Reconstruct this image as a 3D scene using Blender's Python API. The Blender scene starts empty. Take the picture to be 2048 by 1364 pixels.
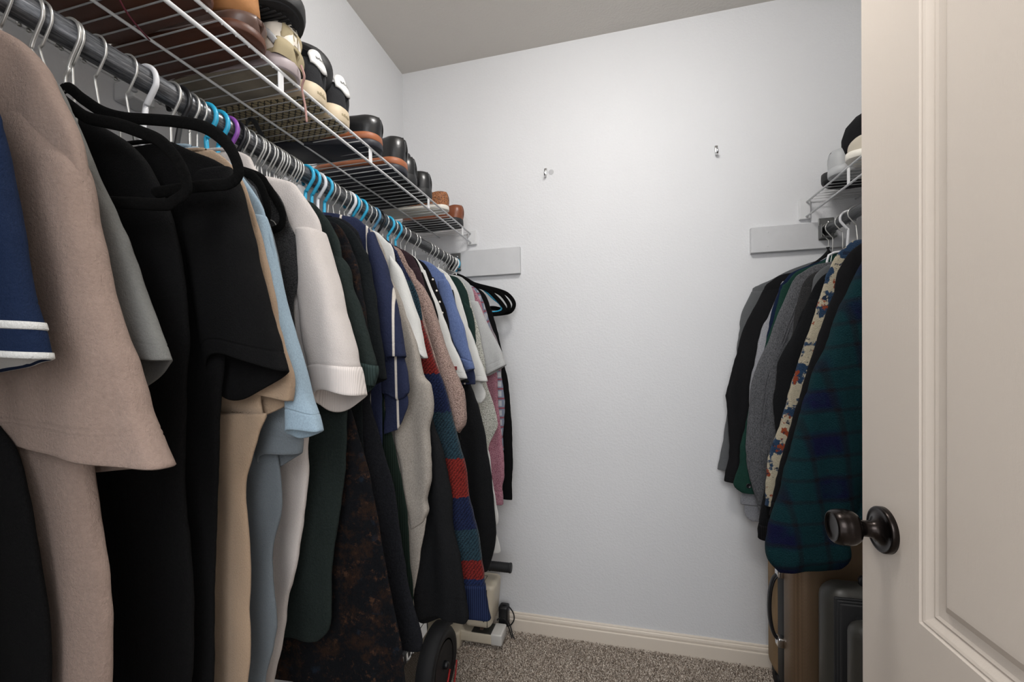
import bpy, bmesh, math, random
from mathutils import Vector, Matrix, noise
SC = bpy.context.scene
COL = SC.collection
R_ = math.radians
# ------------------------------------------------------------------ camera, light, exposure
CAM_H = 1.151
YAW, ROLL, PITCH, FPX, V0 = R_(14.10747), R_(-.8338), R_(-.8472), 844.75, 735.10
def cam_dir(a, w):
    """world direction of the view ray with offsets a (right) and w (down) from the lens axis, in focal lengths"""
    a, w = a*math.cos(ROLL)+w*math.sin(ROLL), -a*math.sin(ROLL)+w*math.cos(ROLL)
    z, d = -w*math.cos(PITCH)+math.sin(PITCH), math.cos(PITCH)+w*math.sin(PITCH)
    return Vector((a*math.cos(YAW)-d*math.sin(YAW), a*math.sin(YAW)+d*math.cos(YAW), z))
cd = bpy.data.cameras.new('camera'); cam = bpy.data.objects.new('camera', cd); COL.objects.link(cam)
fw = cam_dir(0, 0).normalized(); rt = (cam_dir(1, 0)-cam_dir(0, 0)).normalized(); up = rt.cross(fw).normalized()
cam.matrix_world = Matrix.Translation((0, 0, CAM_H)) @ Matrix((rt, up, -fw)).transposed().to_4x4()
cd.sensor_width = 36; cd.lens = FPX/2048*36; cd.shift_y = (V0-682)/2048; cd.clip_start = .02
SC.camera = cam
world = bpy.data.worlds.new('world'); SC.world = world; world.use_nodes = True
world.node_tree.nodes['Background'].inputs[0].default_value = (.96, .97, 1, 1)
world.node_tree.nodes['Background'].inputs[1].default_value = 1.25
def lamp(name, typ, loc, energy, size, col, rot=(0, 0, 0), sy=None):
    l = bpy.data.lights.new(name, typ); l.energy = energy; l.color = col
    if typ == 'AREA':
        l.shape = 'RECTANGLE' if sy else 'DISK'; l.size = size
        if sy: l.size_y = sy
    else: l.shadow_soft_size = size
    o = bpy.data.objects.new(name, l); COL.objects.link(o); o.location = loc; o.rotation_euler = rot
    return o
lamp('doorway_fill', 'AREA', (.05, -1.0, 1.95), 17, 1.2, (.97, .98, 1), (R_(68), 0, 0), 1.0)  # unseen fill lamp added behind the camera, standing in for light through the doorway
SC.view_settings.view_transform = 'Standard'; SC.view_settings.look = 'None'
SC.view_settings.exposure = .40; SC.view_settings.gamma = 1; SC.view_settings.use_curve_mapping = False
# ------------------------------------------------------------------ helpers
def lin(h):
    h = h.lstrip('#'); c = [int(h[i:i+2], 16)/255 for i in (0, 2, 4)]
    return tuple(x/12.92 if x <= .04045 else ((x+.055)/1.055)**2.4 for x in c)+(1,)
MATS = {}
class NB:
    def __init__(s, name):
        s.m = bpy.data.materials.new(name); s.m.use_nodes = True; s.t = s.m.node_tree; s.N = s.t.nodes; s.b = s.N['Principled BSDF']
        MATS[name] = s.m
    def n(s, typ, **k):
        x = s.N.new(typ)
        for a, v in k.items():
            if a.startswith('i_'): x.inputs[int(a[2:]) if a[2:].isdigit() else a[2:]].default_value = v
            else: setattr(x, a, v)
        return x
    def l(s, a, b, o=0, i=0):
        s.t.links.new(a.outputs[o], b.inputs[i] if isinstance(i, (int, str)) else i)
    def coord(s, kind='Object', scale=(1, 1, 1), rot=(0, 0, 0)):
        c = s.n('ShaderNodeTexCoord'); m = s.n('ShaderNodeMapping'); m.inputs['Scale'].default_value = scale; m.inputs['Rotation'].default_value = rot
        s.l(c, m, kind); return m
    def noise(s, src, scale, detail=3, rough=.6):
        x = s.n('ShaderNodeTexNoise'); x.inputs['Scale'].default_value = scale; x.inputs['Detail'].default_value = detail; x.inputs['Roughness'].default_value = rough
        s.l(src, x); return x
    def ramp(s, src, stops, o=0, interp='LINEAR'):
        r = s.n('ShaderNodeValToRGB'); r.color_ramp.interpolation = interp
        e = r.color_ramp.elements
        while len(e) < len(stops): e.new(.5)
        for k, (p, c) in enumerate(stops): e[k].position = p; e[k].color = c
        s.l(src, r, o); return r
    def mix(s, fac, a, b, typ='MIX'):
        m = s.n('ShaderNodeMixRGB', blend_type=typ)
        for v, i in ((fac, 0), (a, 1), (b, 2)):
            if isinstance(v, bpy.types.Node): s.l(v, m, 0, i)
            elif isinstance(v, tuple) and len(v) == 2: s.l(v[0], m, v[1], i)
            else: m.inputs[i].default_value = v
        return m
    def bump(s, src, strength, dist, o=0, prev=None):
        b = s.n('ShaderNodeBump'); b.inputs['Strength'].default_value = strength; b.inputs['Distance'].default_value = dist
        s.t.links.new(src.outputs[o], b.inputs['Height'])
        if prev: s.t.links.new(prev.outputs[0], b.inputs['Normal'])
        return b
    def fin(s, color=None, rough=.5, metal=0, bump=None, sheen=0, coat=0, spec=.5):
        b = s.b
        if color is not None:
            if isinstance(color, bpy.types.Node): s.l(color, b, 0, 'Base Color')
            else: b.inputs['Base Color'].default_value = color
        b.inputs['Roughness'].default_value = rough; b.inputs['Metallic'].default_value = metal
        b.inputs['Specular IOR Level'].default_value = spec; b.inputs['Coat Weight'].default_value = coat
        if sheen: b.inputs['Sheen Weight'].default_value = sheen; b.inputs['Sheen Roughness'].default_value = .5
        if bump: s.t.links.new(bump.outputs[0], b.inputs['Normal'])
        return s.m
def M(x): return MATS[x] if isinstance(x, str) else x
def simple(name, hexc, rough=.5, metal=0, var=.1, bscale=300, bstr=.1, bdist=.0004, coat=0, spec=.5):
    m = NB(name); c = m.coord(); n = m.noise(c, 14, 4); c0 = lin(hexc)
    col = m.mix(m.ramp(n, [(.3, (0, 0, 0, 1)), (.7, (1, 1, 1, 1))]), tuple(x*(1-var) for x in c0[:3])+(1,), tuple(min(1, x*(1+var)) for x in c0[:3])+(1,))
    b = m.bump(m.noise(c, bscale, 3), bstr, bdist)
    return m.fin(col, rough, metal, b, coat=coat, spec=spec)
def fabric(name, hexc, weave='jersey', var=.08, rough=.92, sheen=.08, wr=.9, hex2=None):
    """cloth: slight mottling, a yarn scale bump by weave, and soft vertical creases"""
    m = NB(name); c = m.coord(); uv = m.coord('UV'); c0 = lin(hexc)
    lo = tuple(x*(1-var) for x in c0[:3])+(1,); hi = tuple(min(1, x*(1+var)+.002) for x in c0[:3])+(1,)
    if hex2: lo = lin(hex2)
    crease = m.noise(m.coord(scale=(7, 7, 2.6)), 1.7, 2, .5)
    b0 = m.bump(crease, wr, .016)
    if weave == 'jersey':
        t = m.noise(m.coord(scale=(1, 1, .6)), 700, 3, .7); b = m.bump(t, 1, .0013, prev=b0); f = m.ramp(m.noise(c, 420, 5, .75), [(.3, (0, 0, 0, 1)), (.7, (1, 1, 1, 1))])
    elif weave == 'fleece':
        t = m.noise(m.coord(scale=(1, 1, .7)), 300, 5, .75); b = m.bump(t, 1, .0028, prev=b0); f = m.ramp(m.noise(c, 260, 5, .7), [(.35, (0, 0, 0, 1)), (.65, (1, 1, 1, 1))])
    elif weave == 'sherpa':
        t = m.noise(c, 330, 3, .6); b = m.bump(t, 1, .006, prev=b0); f = m.ramp(t, [(.35, (0, 0, 0, 1)), (.6, (1, 1, 1, 1))])
    elif weave == 'heather':
        t = m.noise(m.coord(scale=(1, 1, .5)), 700, 4, .8); b = m.bump(t, .6, .001, prev=b0); f = m.ramp(t, [(.38, (0, 0, 0, 1)), (.62, (1, 1, 1, 1))])
    elif weave == 'rib':
        w = m.n('ShaderNodeTexWave', wave_type='BANDS', bands_direction='X'); w.inputs['Scale'].default_value = 125 if 'white' in name else 66; w.inputs['Distortion'].default_value = .4
        m.l(uv, w); b = m.bump(w, .6, .0003 if 'white' in name else .0007, prev=b0); f = m.ramp(w, [(.05, (0, 0, 0, 1)), (.5, (1, 1, 1, 1))])
        if not hex2: lo = tuple(x*.7 for x in c0[:3])+(1,)
    elif weave in ('denim', 'twill'):
        w = m.n('ShaderNodeTexWave', wave_type='BANDS', bands_direction='DIAGONAL'); w.inputs['Scale'].default_value = 260; w.inputs['Distortion'].default_value = 1.2
        m.l(uv, w); b = m.bump(w, .5, .0006, prev=b0); nn = m.noise(m.coord(scale=(1, 1, .4)), 520, 5, .8)
        f = m.ramp(nn, [(.36, (0, 0, 0, 1)), (.62, (1, 1, 1, 1))])
    elif weave in ('knit', 'boucle', 'open_knit'):
        v = m.n('ShaderNodeTexVoronoi'); v.inputs['Scale'].default_value = {'knit': 300, 'boucle': 430, 'open_knit': 520}[weave]
        m.l(c, v); v2 = m.noise(c, 170, 4, .7); b = m.bump(v, 1, {'knit': .0015, 'boucle': .0022, 'open_knit': .0009}[weave], prev=b0); b.invert = True
        b = m.bump(v2, .6, .0022 if weave == 'boucle' else .0008, prev=b); f = m.ramp(v, [(.15, (1, 1, 1, 1)), (.75, (0, 0, 0, 1))])
        if not hex2: lo = tuple(x*.45 for x in c0[:3])+(1,)
    col = m.mix(f, lo, hi)
    if sum(c0[:3]) < .12: sheen = 0
    return m.fin(col, rough, 0, b, sheen=sheen, spec=.12)
# plain surfaces
def wallmat(name, hexc, rough=.55, dist=.0020, scale=140):
    m = NB(name); c = m.coord(); n1 = m.noise(c, scale, 3, .55); n2 = m.noise(c, 2.2, 3)
    c0 = lin(hexc); col = m.mix(m.ramp(n2, [(.35, (0, 0, 0, 1)), (.7, (1, 1, 1, 1))]), tuple(x*.975 for x in c0[:3])+(1,), c0)
    sc = m.noise(m.coord(scale=(3, 3, 1)), 26, 2, .4); col = m.mix(m.ramp(sc, [(.21, (.8, .8, .8, 1)), (.235, (1, 1, 1, 1))]), (.0, .0, .0, 1), col)
    col.inputs[0].default_value = 1; m.t.links.remove(col.inputs[0].links[0]); 
    b = m.bump(n1, .55, dist)
    return m.fin(col, rough, 0, b, spec=.35)
wallmat('wall_paint', '#DADBDD'); wallmat('ceiling_paint', '#D2CEC8', .8, .0022, 120)
m = NB('trim_paint'); c = m.coord(); m.fin(lin('#DDD2C4'), .38, 0, m.bump(m.noise(c, 60, 3), .12, .0006))
m = NB('door_paint'); c = m.coord(scale=(1, 1, .16)); g1 = m.noise(c, 230, 5, .7); g2 = m.noise(m.coord(), 420, 2)
m.fin(lin('#D6CBBF'), .42, 0, m.bump(g1, .3, .0007, prev=m.bump(g2, .25, .0005)), spec=.4)
m = NB('carpet'); c = m.coord(); n = m.noise(c, 330, 3, .8)
m.fin(m.ramp(n, [(.34, lin('#3B322B')), (.47, lin('#85786C')), (.56, lin('#B3A698')), (.68, lin('#D9D0C4'))]), .95, 0, m.bump(n, 1, .006), spec=.1)
# tuft colour by place
m = NB('carpet_tuft'); c = m.coord(); n = m.noise(c, 210, 2, .8)
m.fin(m.ramp(n, [(.36, lin('#4A3E34')), (.45, lin('#968779')), (.53, lin('#CDBFB0')), (.62, lin('#F2EADF'))]), .95, 0, None, spec=.1)
# garments
fabric('navy_pique', '#14213A'); fabric('brown_jersey', '#968277', 'fleece', .07); fabric('grey_jersey', '#6B6B68', 'jersey')
fabric('black_jersey', '#0B0B0C', 'jersey', .15); fabric('cream_cotton', '#A08A74', 'jersey', .05); fabric('light_blue', '#8CA0AE', 'heather', .12)
fabric('charcoal_knit', '#3A3A3B', 'open_knit'); fabric('white_fleece', '#C4BDB9', 'jersey', .04); fabric('white_rib', '#C9C2BE', 'rib', hex2='#BCB5B1', wr=.3)
fabric('dark_green', '#232B29', 'fleece', .12); fabric('dark_green_rib', '#2A3735', 'rib', wr=.3); fabric('black_green', '#15191B', 'fleece', .12)
fabric('black_wool', '#17181C', 'fleece', .3); fabric('green_rib', '#15211B', 'rib', wr=.3); fabric('heather_fleece', '#99938B', 'heather', hex2='#7C766F')
fabric('white_cotton', '#C8C8C5', 'jersey', .03); fabric('black_fleece', '#17181A', 'fleece', .12); fabric('black_rib', '#131315', 'rib', wr=.3)
fabric('blue_rib', '#1A2440', 'rib', hex2='#0B1228', wr=.3); fabric('boucle', '#AD968C', 'boucle', hex2='#75615A'); fabric('maroon', '#33252A', 'fleece')
fabric('bottle_green', '#1D302C', 'fleece', .1); fabric('light_grey', '#A6A7A6', 'heather', hex2='#9A9B9B'); fabric('pink_knit', '#A97D88', 'knit', hex2='#8C5A68')
fabric('mauve_quilt', '#7D7478', 'twill', .1); fabric('mid_grey', '#5C5E60', 'jersey', .1); fabric('black_poplin', '#161618', 'twill', .15)
fabric('light_grey_knit', '#9FA0A5', 'heather', hex2='#77787D'); fabric('forest_green', '#1B3A32', 'fleece', .12)
fabric('denim_light', '#5C6C93', 'denim', hex2='#46557C'); fabric('acid_denim', '#66676A', 'denim', hex2='#26272B'); fabric('velvet', '#040404', 'fleece', .2, 1, .0, 0)
fabric('slate_jersey', '#62696E', 'jersey', .06); fabric('beige_rib', '#9A8577', 'rib', hex2='#6E5C50', wr=.4); fabric('white_glitter', '#D6D6CE', 'boucle', hex2='#8A8A80', wr=.4)
def zbands(name, stops, z0, z1, off, src='knit'):
    """knitted colour bands by height on the garment"""
    fabric(name, '#FFFFFF', src); mm = NB.__new__(NB); mm.m = MATS[name]; mm.t = mm.m.node_tree; mm.N = mm.t.nodes; mm.b = mm.N['Principled BSDF']
    c = mm.n('ShaderNodeTexCoord'); s = mm.n('ShaderNodeSeparateXYZ'); mm.l(c, s, 'Object'); a = mm.n('ShaderNodeMapRange')
    a.inputs['From Min'].default_value = z0-off; a.inputs['From Max'].default_value = z1-off
    nz = mm.n('ShaderNodeTexNoise'); nz.inputs['Scale'].default_value = 150; mm.l(c, nz, 'Object')
    ad = mm.n('ShaderNodeMath', operation='MULTIPLY_ADD'); mm.l(nz, ad, 0, 0); ad.inputs[1].default_value = .012; mm.l(s, ad, 2, 2); mm.l(ad, a, 0, 0)
    r = mm.n('ShaderNodeValToRGB'); r.color_ramp.interpolation = 'CONSTANT'; e = r.color_ramp.elements
    while len(e) < len(stops): e.new(.5)
    for k, (p, h) in enumerate(stops): e[k].position = (p-z0)/(z1-z0); e[k].color = lin(h)
    mm.l(a, r); v = mm.n('ShaderNodeTexWave', bands_direction='DIAGONAL'); v.inputs['Scale'].default_value = 75; v.inputs['Distortion'].default_value = 4; v.inputs['Detail Scale'].default_value = 3; mm.l(mm.coord('UV', scale=(1, .8, 1)), v)
    k = mm.ramp(v, [(.1, (.42, .42, .45, 1)), (.6, (1, 1, 1, 1))]); mx = mm.mix(1, r, k, 'MULTIPLY'); mm.l(mx, mm.b, 0, 'Base Color')
zbands('band_knit', [(.5, '#172346'), (.645, '#671D1A'), (.69, '#1F343E'), (.76, '#141D3A'), (.835, '#6E201B'), (.925, '#1F343E'), (1.03, '#141D3A'), (1.12, '#671D1A'), (1.245, '#1F343E'), (1.34, '#141D3A')], .5, 1.5, 1.452)
def over(name, base_hex, layers, weave='fleece', wr=.6):
    """base cloth with procedural pattern layers: (mask builder, hex)"""
    fabric(name, base_hex, weave, wr=wr); mm = NB.__new__(NB); mm.m = MATS[name]; mm.t = mm.m.node_tree; mm.N = mm.t.nodes; mm.b = mm.N['Principled BSDF']
    cur = mm.b.inputs['Base Color'].links[0].from_node
    for fn, hx in layers:
        mask = fn(mm); cur = mm.mix((mask, 0), cur, lin(hx)) if not isinstance(hx, float) else cur
    mm.l(cur, mm.b, 0, 'Base Color')
def stripe(scale, lo, hi, direction='X', kind='UV', rot=(0, 0, 0), dist=0.):
    def f(mm):
        w = mm.n('ShaderNodeTexWave', wave_type='BANDS', bands_direction=direction); w.inputs['Scale'].default_value = scale; w.inputs['Distortion'].default_value = dist
        mm.l(mm.coord(kind, rot=rot), w); return mm.ramp(w, [(lo, (0, 0, 0, 1)), (hi, (1, 1, 1, 1))])
    return f
def blob(scale, lo, hi, sc=(1, 1, 1), off=0., rough=.6):
    def f(mm):
        mp = mm.coord(scale=sc); mp.inputs['Location'].default_value = (off, off*.7, off*1.3)
        return mm.ramp(mm.noise(mp, scale, 4, rough), [(lo, (0, 0, 0, 1)), (hi, (1, 1, 1, 1))])
    return f
def plaidmask(sx, sy):
    def f(mm):
        a = stripe(sx, .2, .75, 'X', rot=(0, 0, .16), dist=.8)(mm); b = stripe(sy, .2, .75, 'Y', rot=(0, 0, .16), dist=.8)(mm)
        return mm.mix(1, (a, 0), (b, 0), 'MULTIPLY')
    return f
def plaidlines(sx, sy):
    def f(mm):
        b = stripe(sy*2, .86, 1.1, 'Y', rot=(0, 0, .16), dist=1.2)(mm); a = stripe(sx*2, .86, 1.1, 'X', rot=(0, 0, .16), dist=1.2)(mm)
        return mm.mix(.5, (a, 0), (b, 0))
    return f
over('navy_stripe', '#292F48', [(stripe(5.4, .975, .99), '#DDD6CC')], 'fleece')
over('floral_dark', '#0D0F13', [(blob(26, .49, .62, rough=.8), '#2A1D16'), (blob(44, .57, .70, off=5, rough=.8), '#4A3325'), (blob(34, .62, .72, off=9), '#1A222C')])
over('plaid_light', '#A3A5AA', [(stripe(13, .5, .7), '#6F7888'), (stripe(9, .5, .7, 'Y'), '#6F7888'), (stripe(9, .9, .95, 'Y'), '#7E4450')], 'twill')
over('plaid_fleece', '#11343A', [(plaidmask(2.1, 2.7), '#15183A'), (blob(14, .45, .85, off=3), '#12353A'), (plaidlines(2.1, 2.7), '#1D1B22')], 'sherpa')
over('aztec', '#BDB39C', [(blob(20, .49, .52, (1, 1, .85)), '#27405C'), (blob(27, .585, .61, (1, 1, .9), 7), '#944428'), (blob(30, .60, .63, off=11), '#1E2A40')], 'sherpa')
over('speckle_trim', '#CFCFC4', [(blob(300, .5, .6), '#6D6D60')], 'fleece')
simple('rod_metal', '#7B7C80', .42, .85, .25, 500, .25, .0005)
m = NB('rod_grey'); c = m.coord(scale=(1, .06, 1)); n = m.noise(c, 260, 4, .8)
m.fin(m.ramp(n, [(.3, lin('#2E3033')), (.5, lin('#5F6165')), (.72, lin('#9A9B9E'))]), .38, .55, m.bump(n, .3, .0006))
simple('wire_steel', '#C6C6C3', .3, .75, .08, 200, .05); simple('chrome', '#D8D8DA', .12, 1, .02, 100, .02); simple('white_enamel', '#D9DADB', .35, 0, .02, 200, .06)
simple('blue_plastic', '#2FA6CE', .33, 0, .04, 150, .05); simple('slate_plastic', '#4A7E9E', .35, 0, .04, 150, .05); simple('white_plastic', '#DCDDE0', .33, 0, .03, 150, .05)
simple('purple_plastic', '#8A4FA6', .35, 0, .04, 150, .05); simple('black_plastic', '#16171A', .35, 0, .1, 150, .06); simple('galvanised', '#7C7D7C', .4, .8, .25, 90, .2)
simple('board_paint', '#C6C7C9', .5, 0, .04, 90, .25, .0008)
simple('black_leather', '#121315', .33, 0, .2, 180, .35, .0006, coat=.15); simple('tan_suede', '#A06F42', .85, 0, .18, 240, .4, .0008); simple('brown_leather', '#5A3524', .45, 0, .2, 120, .3)
simple('brown_rubber', '#55301F', .5, 0, .2, 90, .4, .001); simple('tan_welt', '#9B5C3A', .5, 0, .15, 120, .3); simple('navy_rubber', '#23252E', .55, 0, .1); simple('black_rubber', '#191A1C', .6, 0, .15, 150, .3)
simple('black_suede', '#222326', .95, 0, .2, 300, .6, .001); simple('cream_rubber', '#CBBBA0', .55, 0, .1, 60, .2); simple('white_leather', '#DAD3C7', .45, 0, .05, 90, .3); simple('lilac_rubber', '#A69A9C', .5)
simple('cream_suede', '#A39677', .8, 0, .12, 300, .4); simple('print_black', '#151515', .6); simple('print_white', '#E4E4E2', .55); simple('print_red', '#7C1F24', .6)
simple('pink_lace', '#B58E86', .8); simple('wine_lace', '#6B2735', .6); simple('light_grey_leather', '#A6A8AA', .5, 0, .05, 90, .3); simple('white_rubber', '#DEDAD0', .5)
simple('knob_bronze', '#2C2725', .25, .9, .25, 40, .05); simple('machine_plastic', '#CBC1AE', .35, 0, .03, 90, .06); simple('machine_white', '#CFCDC8', .3, 0, .02, 90, .06)
simple('grey_plate', '#5C5C58', .35, .6, .1); simple('scooter_black', '#15161A', .45, 0, .15, 90, .15); simple('red_paint', '#9E1C1C', .35, 0, .1); simple('teal_dark', '#28403F', .6)
simple('gunmetal_shell', '#3E3D39', .42, .1, .08, 400, .15); simple('cardboard', '#8D7455', .8, 0, .1); simple('pearl', '#E6E0D6', .2, 0, .03); simple('hem_label', '#D9D9D9', .8)
m = NB('gold_shell'); c = m.coord(); w1 = m.n('ShaderNodeTexWave', bands_direction='DIAGONAL'); w1.inputs['Scale'].default_value = 150; m.l(c, w1)
w2 = m.n('ShaderNodeTexWave', bands_direction='DIAGONAL'); w2.inputs['Scale'].default_value = 150; m.l(m.coord(scale=(1, 1, -1)), w2); mx = m.mix(1, (w1, 0), (w2, 0), 'MULTIPLY')
m.fin(m.ramp(mx, [(0, lin('#5C4A38')), (.6, lin('#957B60'))]), .42, .25, m.bump(mx, .5, .0006))
m = NB('woven_leather'); c = m.coord(); v = m.n('ShaderNodeTexVoronoi'); v.inputs['Scale'].default_value = 240; m.l(c, v)
m.fin(m.ramp(v, [(.3, lin('#A4683B')), (.8, lin('#5C371F'))]), .5, 0, m.bump(v, 1, .002))
m = NB('tread'); c = m.coord(); w1 = m.n('ShaderNodeTexWave', bands_direction='DIAGONAL'); w1.inputs['Scale'].default_value = 38; m.l(m.coord(scale=(1, 1, 0)), w1)
w2 = m.n('ShaderNodeTexWave', bands_direction='DIAGONAL'); w2.inputs['Scale'].default_value = 38; m.l(m.coord(scale=(1, -1, 0)), w2); mx = m.mix(1, (w1, 0), (w2, 0), 'MULTIPLY')
m.fin(m.ramp(mx, [(.02, lin('#3A352C')), (.1, lin('#A59676'))]), .7, 0, m.bump(mx, .6, .002))
m = NB('lamp_glass'); m.fin((1, .97, .92, 1), .4); m.b.inputs['Emission Color'].default_value = (1, .975, .945, 1); m.b.inputs['Emission Strength'].default_value = 34

def link(name, me, mat, parent=None, smooth=True):
    o = bpy.data.objects.new(name, me); COL.objects.link(o)
    if mat is not None: me.materials.append(M(mat))
    if smooth:
        for p in me.polygons: p.use_smooth = True
    if parent: o.parent = parent
    return o
def from_bm(name, bm, mat, parent=None, smooth=False):
    bmesh.ops.recalc_face_normals(bm, faces=bm.faces[:])
    me = bpy.data.meshes.new(name); bm.to_mesh(me); bm.free(); return link(name, me, mat, parent, smooth)
def tag(o, label, cat, group=None, kind=None):
    if label: o['label'] = label
    if cat: o['category'] = cat
    if group: o['group'] = group
    if kind: o['kind'] = kind
    return o
def empty(name, loc, label, cat, group=None, rz=0):
    o = bpy.data.objects.new(name, None); COL.objects.link(o); o.location = loc; o.rotation_euler = (0, 0, rz); o.empty_display_size = .05
    return tag(o, label, cat, group)
def box(bm, x0, x1, y0, y1, z0, z1, bev=0, seg=2):
    r = bmesh.ops.create_cube(bm, size=1, matrix=Matrix.Translation(((x0+x1)/2, (y0+y1)/2, (z0+z1)/2)) @ Matrix.Diagonal((x1-x0, y1-y0, z1-z0, 1)))
    if bev:
        ed = list({e for v in r['verts'] for e in v.link_edges}); bmesh.ops.bevel(bm, geom=ed, offset=bev, segments=seg, profile=.5, affect='EDGES')
def struct(name, parts, mat, bev=0):
    bm = bmesh.new()
    for p in parts: box(bm, *p, bev=bev)
    o = from_bm(name, bm, mat); o['kind'] = 'structure'; return o
def tube(bm, pts, r, seg=10, caps=True, flat=None, updir=None):
    """sweep a circle (or flattened ellipse flat=(ra,rb)) along pts"""
    P = [Vector(p) for p in pts]; rings = []; n = len(P)
    ref = Vector(updir) if updir else Vector((.13, .97, .2)).normalized()
    for i, p in enumerate(P):
        t = (P[min(i+1, n-1)]-P[max(i-1, 0)])
        if t.length < 1e-9: t = Vector((0, 0, 1))
        t.normalize(); a = ref-t*ref.dot(t)
        if a.length < 1e-4: a = t.orthogonal()
        a.normalize(); b = t.cross(a)
        rr = r[i] if isinstance(r, (list, tuple)) else r
        ra, rb = (rr, rr) if not flat else (rr*flat[0], rr*flat[1])
        rings.append([bm.verts.new(p+a*math.cos(2*math.pi*k/seg)*ra+b*math.sin(2*math.pi*k/seg)*rb) for k in range(seg)])
    for i in range(n-1):
        for k in range(seg):
            bm.faces.new((rings[i][k], rings[i][(k+1) % seg], rings[i+1][(k+1) % seg], rings[i+1][k]))
    if caps: bm.faces.new(rings[0][::-1]); bm.faces.new(rings[-1])
    return rings
def smooth_path(pts, n=8, closed=False):
    P = [Vector(p) for p in pts]; out = []; m_ = len(P)
    rng = range(m_) if closed else range(m_-1)
    for i in rng:
        g = (lambda j: P[j % m_]) if closed else (lambda j: P[max(0, min(m_-1, j))])
        p0, p1, p2, p3 = g(i-1), g(i), g(i+1), g(i+2)
        for k in range(n):
            t = k/n
            out.append(.5*((2*p1)+(p2-p0)*t+(2*p0-5*p1+4*p2-p3)*t*t+(3*p1-p0-3*p2+p3)*t**3))
    if not closed: out.append(P[-1])
    return out
def lathe(bm, prof, M4, seg=40):
    """profile (radius, height) turned about local z, placed by matrix"""
    rings = []
    for r, h in prof:
        rings.append([bm.verts.new(M4 @ Vector((r*math.cos(2*math.pi*k/seg), r*math.sin(2*math.pi*k/seg), h))) for k in range(seg)])
    for i in range(len(rings)-1):
        for k in range(seg): bm.faces.new((rings[i][k], rings[i][(k+1) % seg], rings[i+1][(k+1) % seg], rings[i+1][k]))
    bm.faces.new(rings[0][::-1]); bm.faces.new(rings[-1])
# ------------------------------------------------------------------ the closet
XL, XR, YB, YF, ZC = -.921, .968, 1.733, 0.0, 2.44
struct('floor', [(XL-.1, XR+.1, -2.6, YB+.1, -.06, 0)], 'carpet')
struct('ceiling', [(XL-.1, XR+.1, YF-.12, YB+.1, ZC, ZC+.08)], 'ceiling_paint')
struct('wall_left', [(XL-.1, XL, YF-.12, YB+.1, 0, ZC)], 'wall_paint')
struct('wall_right', [(XR, XR+.1, YF-.12, YB+.1, 0, ZC)], 'wall_paint')
struct('wall_back', [(XL, XR, YB, YB+.1, 0, ZC)], 'wall_paint')
struct('wall_front', [(XL, -.40, YF-.115, YF, 0, ZC), (.425, XR, YF-.115, YF, 0, ZC), (-.40, .425, YF-.115, YF, 2.05, ZC)], 'wall_paint')
struct('trim_1', [(-.40, -.382, YF-.13, YF+.012, 0, 2.05), (.407, .425, YF-.13, YF+.012, 0, 2.05), (-.40, .425, YF-.13, YF+.012, 2.032, 2.05)], 'trim_paint')
def baseboard(name, a, b, n):
    """moulded base profile swept from a to b, n = direction into the room"""
    prof = [(0, 0), (.013, 0), (.013, .052), (.0125, .055), (.0095, .057), (.0105, .066), (.009, .073), (.0055, .0765), (.0065, .0795), (.005, .083), (0, .084)]
    bm = bmesh.new(); rr = []
    for p in (a, b): rr.append([bm.verts.new((p[0]+n[0]*d, p[1]+n[1]*d, z)) for d, z in prof])
    k = len(prof)
    for i in range(k): bm.faces.new((rr[0][i], rr[0][(i+1) % k], rr[1][(i+1) % k], rr[1][i]))
    bm.faces.new(rr[0]); bm.faces.new(rr[1][::-1])
    o = from_bm(name, bm, 'trim_paint'); o['kind'] = 'structure'
baseboard('baseboard_back', (XL, YB), (XR, YB), (0, -1)); baseboard('baseboard_left', (XL, YF), (XL, YB-.013), (1, 0)); baseboard('baseboard_right', (XR, YF), (XR, YB-.013), (-1, 0))
# carpet pile over the strip of floor that shows
random.seed(4)
def pile():
    V = []; F = []
    def add(x, y):
        h = random.uniform(.006, .012); a = random.uniform(0, 6.28); lx, ly = random.uniform(-.005, .005), random.uniform(-.005, .005); w = random.uniform(.0014, .0024); i = len(V)
        for k in range(3): V.append((x+w*math.cos(a+k*2.094), y+w*math.sin(a+k*2.094), -.001))
        for k in range(3): V.append((x+lx*.7+w*.9*math.cos(a+.6+k*2.094), y+ly*.7+w*.9*math.sin(a+.6+k*2.094), h*.75))
        V.append((x+lx, y+ly, h))
        for k in range(3):
            F.append((i+k, i+(k+1) % 3, i+3+(k+1) % 3, i+3+k)); F.append((i+3+k, i+3+(k+1) % 3, i+6))
    n = 0
    while n < 52000:
        x = random.uniform(-.66, .60); y = random.uniform(1.05, 1.722); add(x, y); n += 1
    me = bpy.data.meshes.new('carpet_pile'); me.from_pydata(V, [], F); o = link('carpet_pile', me, 'carpet_tuft', None, False)
    tag(o, 'speckled brown and grey carpet pile on the closet floor', 'carpet', kind='stuff')
pile()
# ceiling lamp (above, out of the photograph's frame, lights the closet)
t = empty('unseen_ceiling_light', (.02, .78, ZC), 'unseen round flush ceiling lamp over the middle of the closet', 'ceiling light')
bm = bmesh.new(); lathe(bm, [(.02, 0), (.15, 0), (.155, -.012), (.15, -.022), (.02, -.022)], Matrix.Identity(4)); from_bm('lamp_base', bm, 'white_enamel', t, True)
bm = bmesh.new(); lathe(bm, [(.01, -.022), (.138, -.022), (.142, -.05), (.138, -.085), (.118, -.115), (.07, -.135), (.01, -.142)], Matrix.Identity(4)); from_bm('lamp_shade', bm, 'lamp_glass', t, True)
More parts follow.
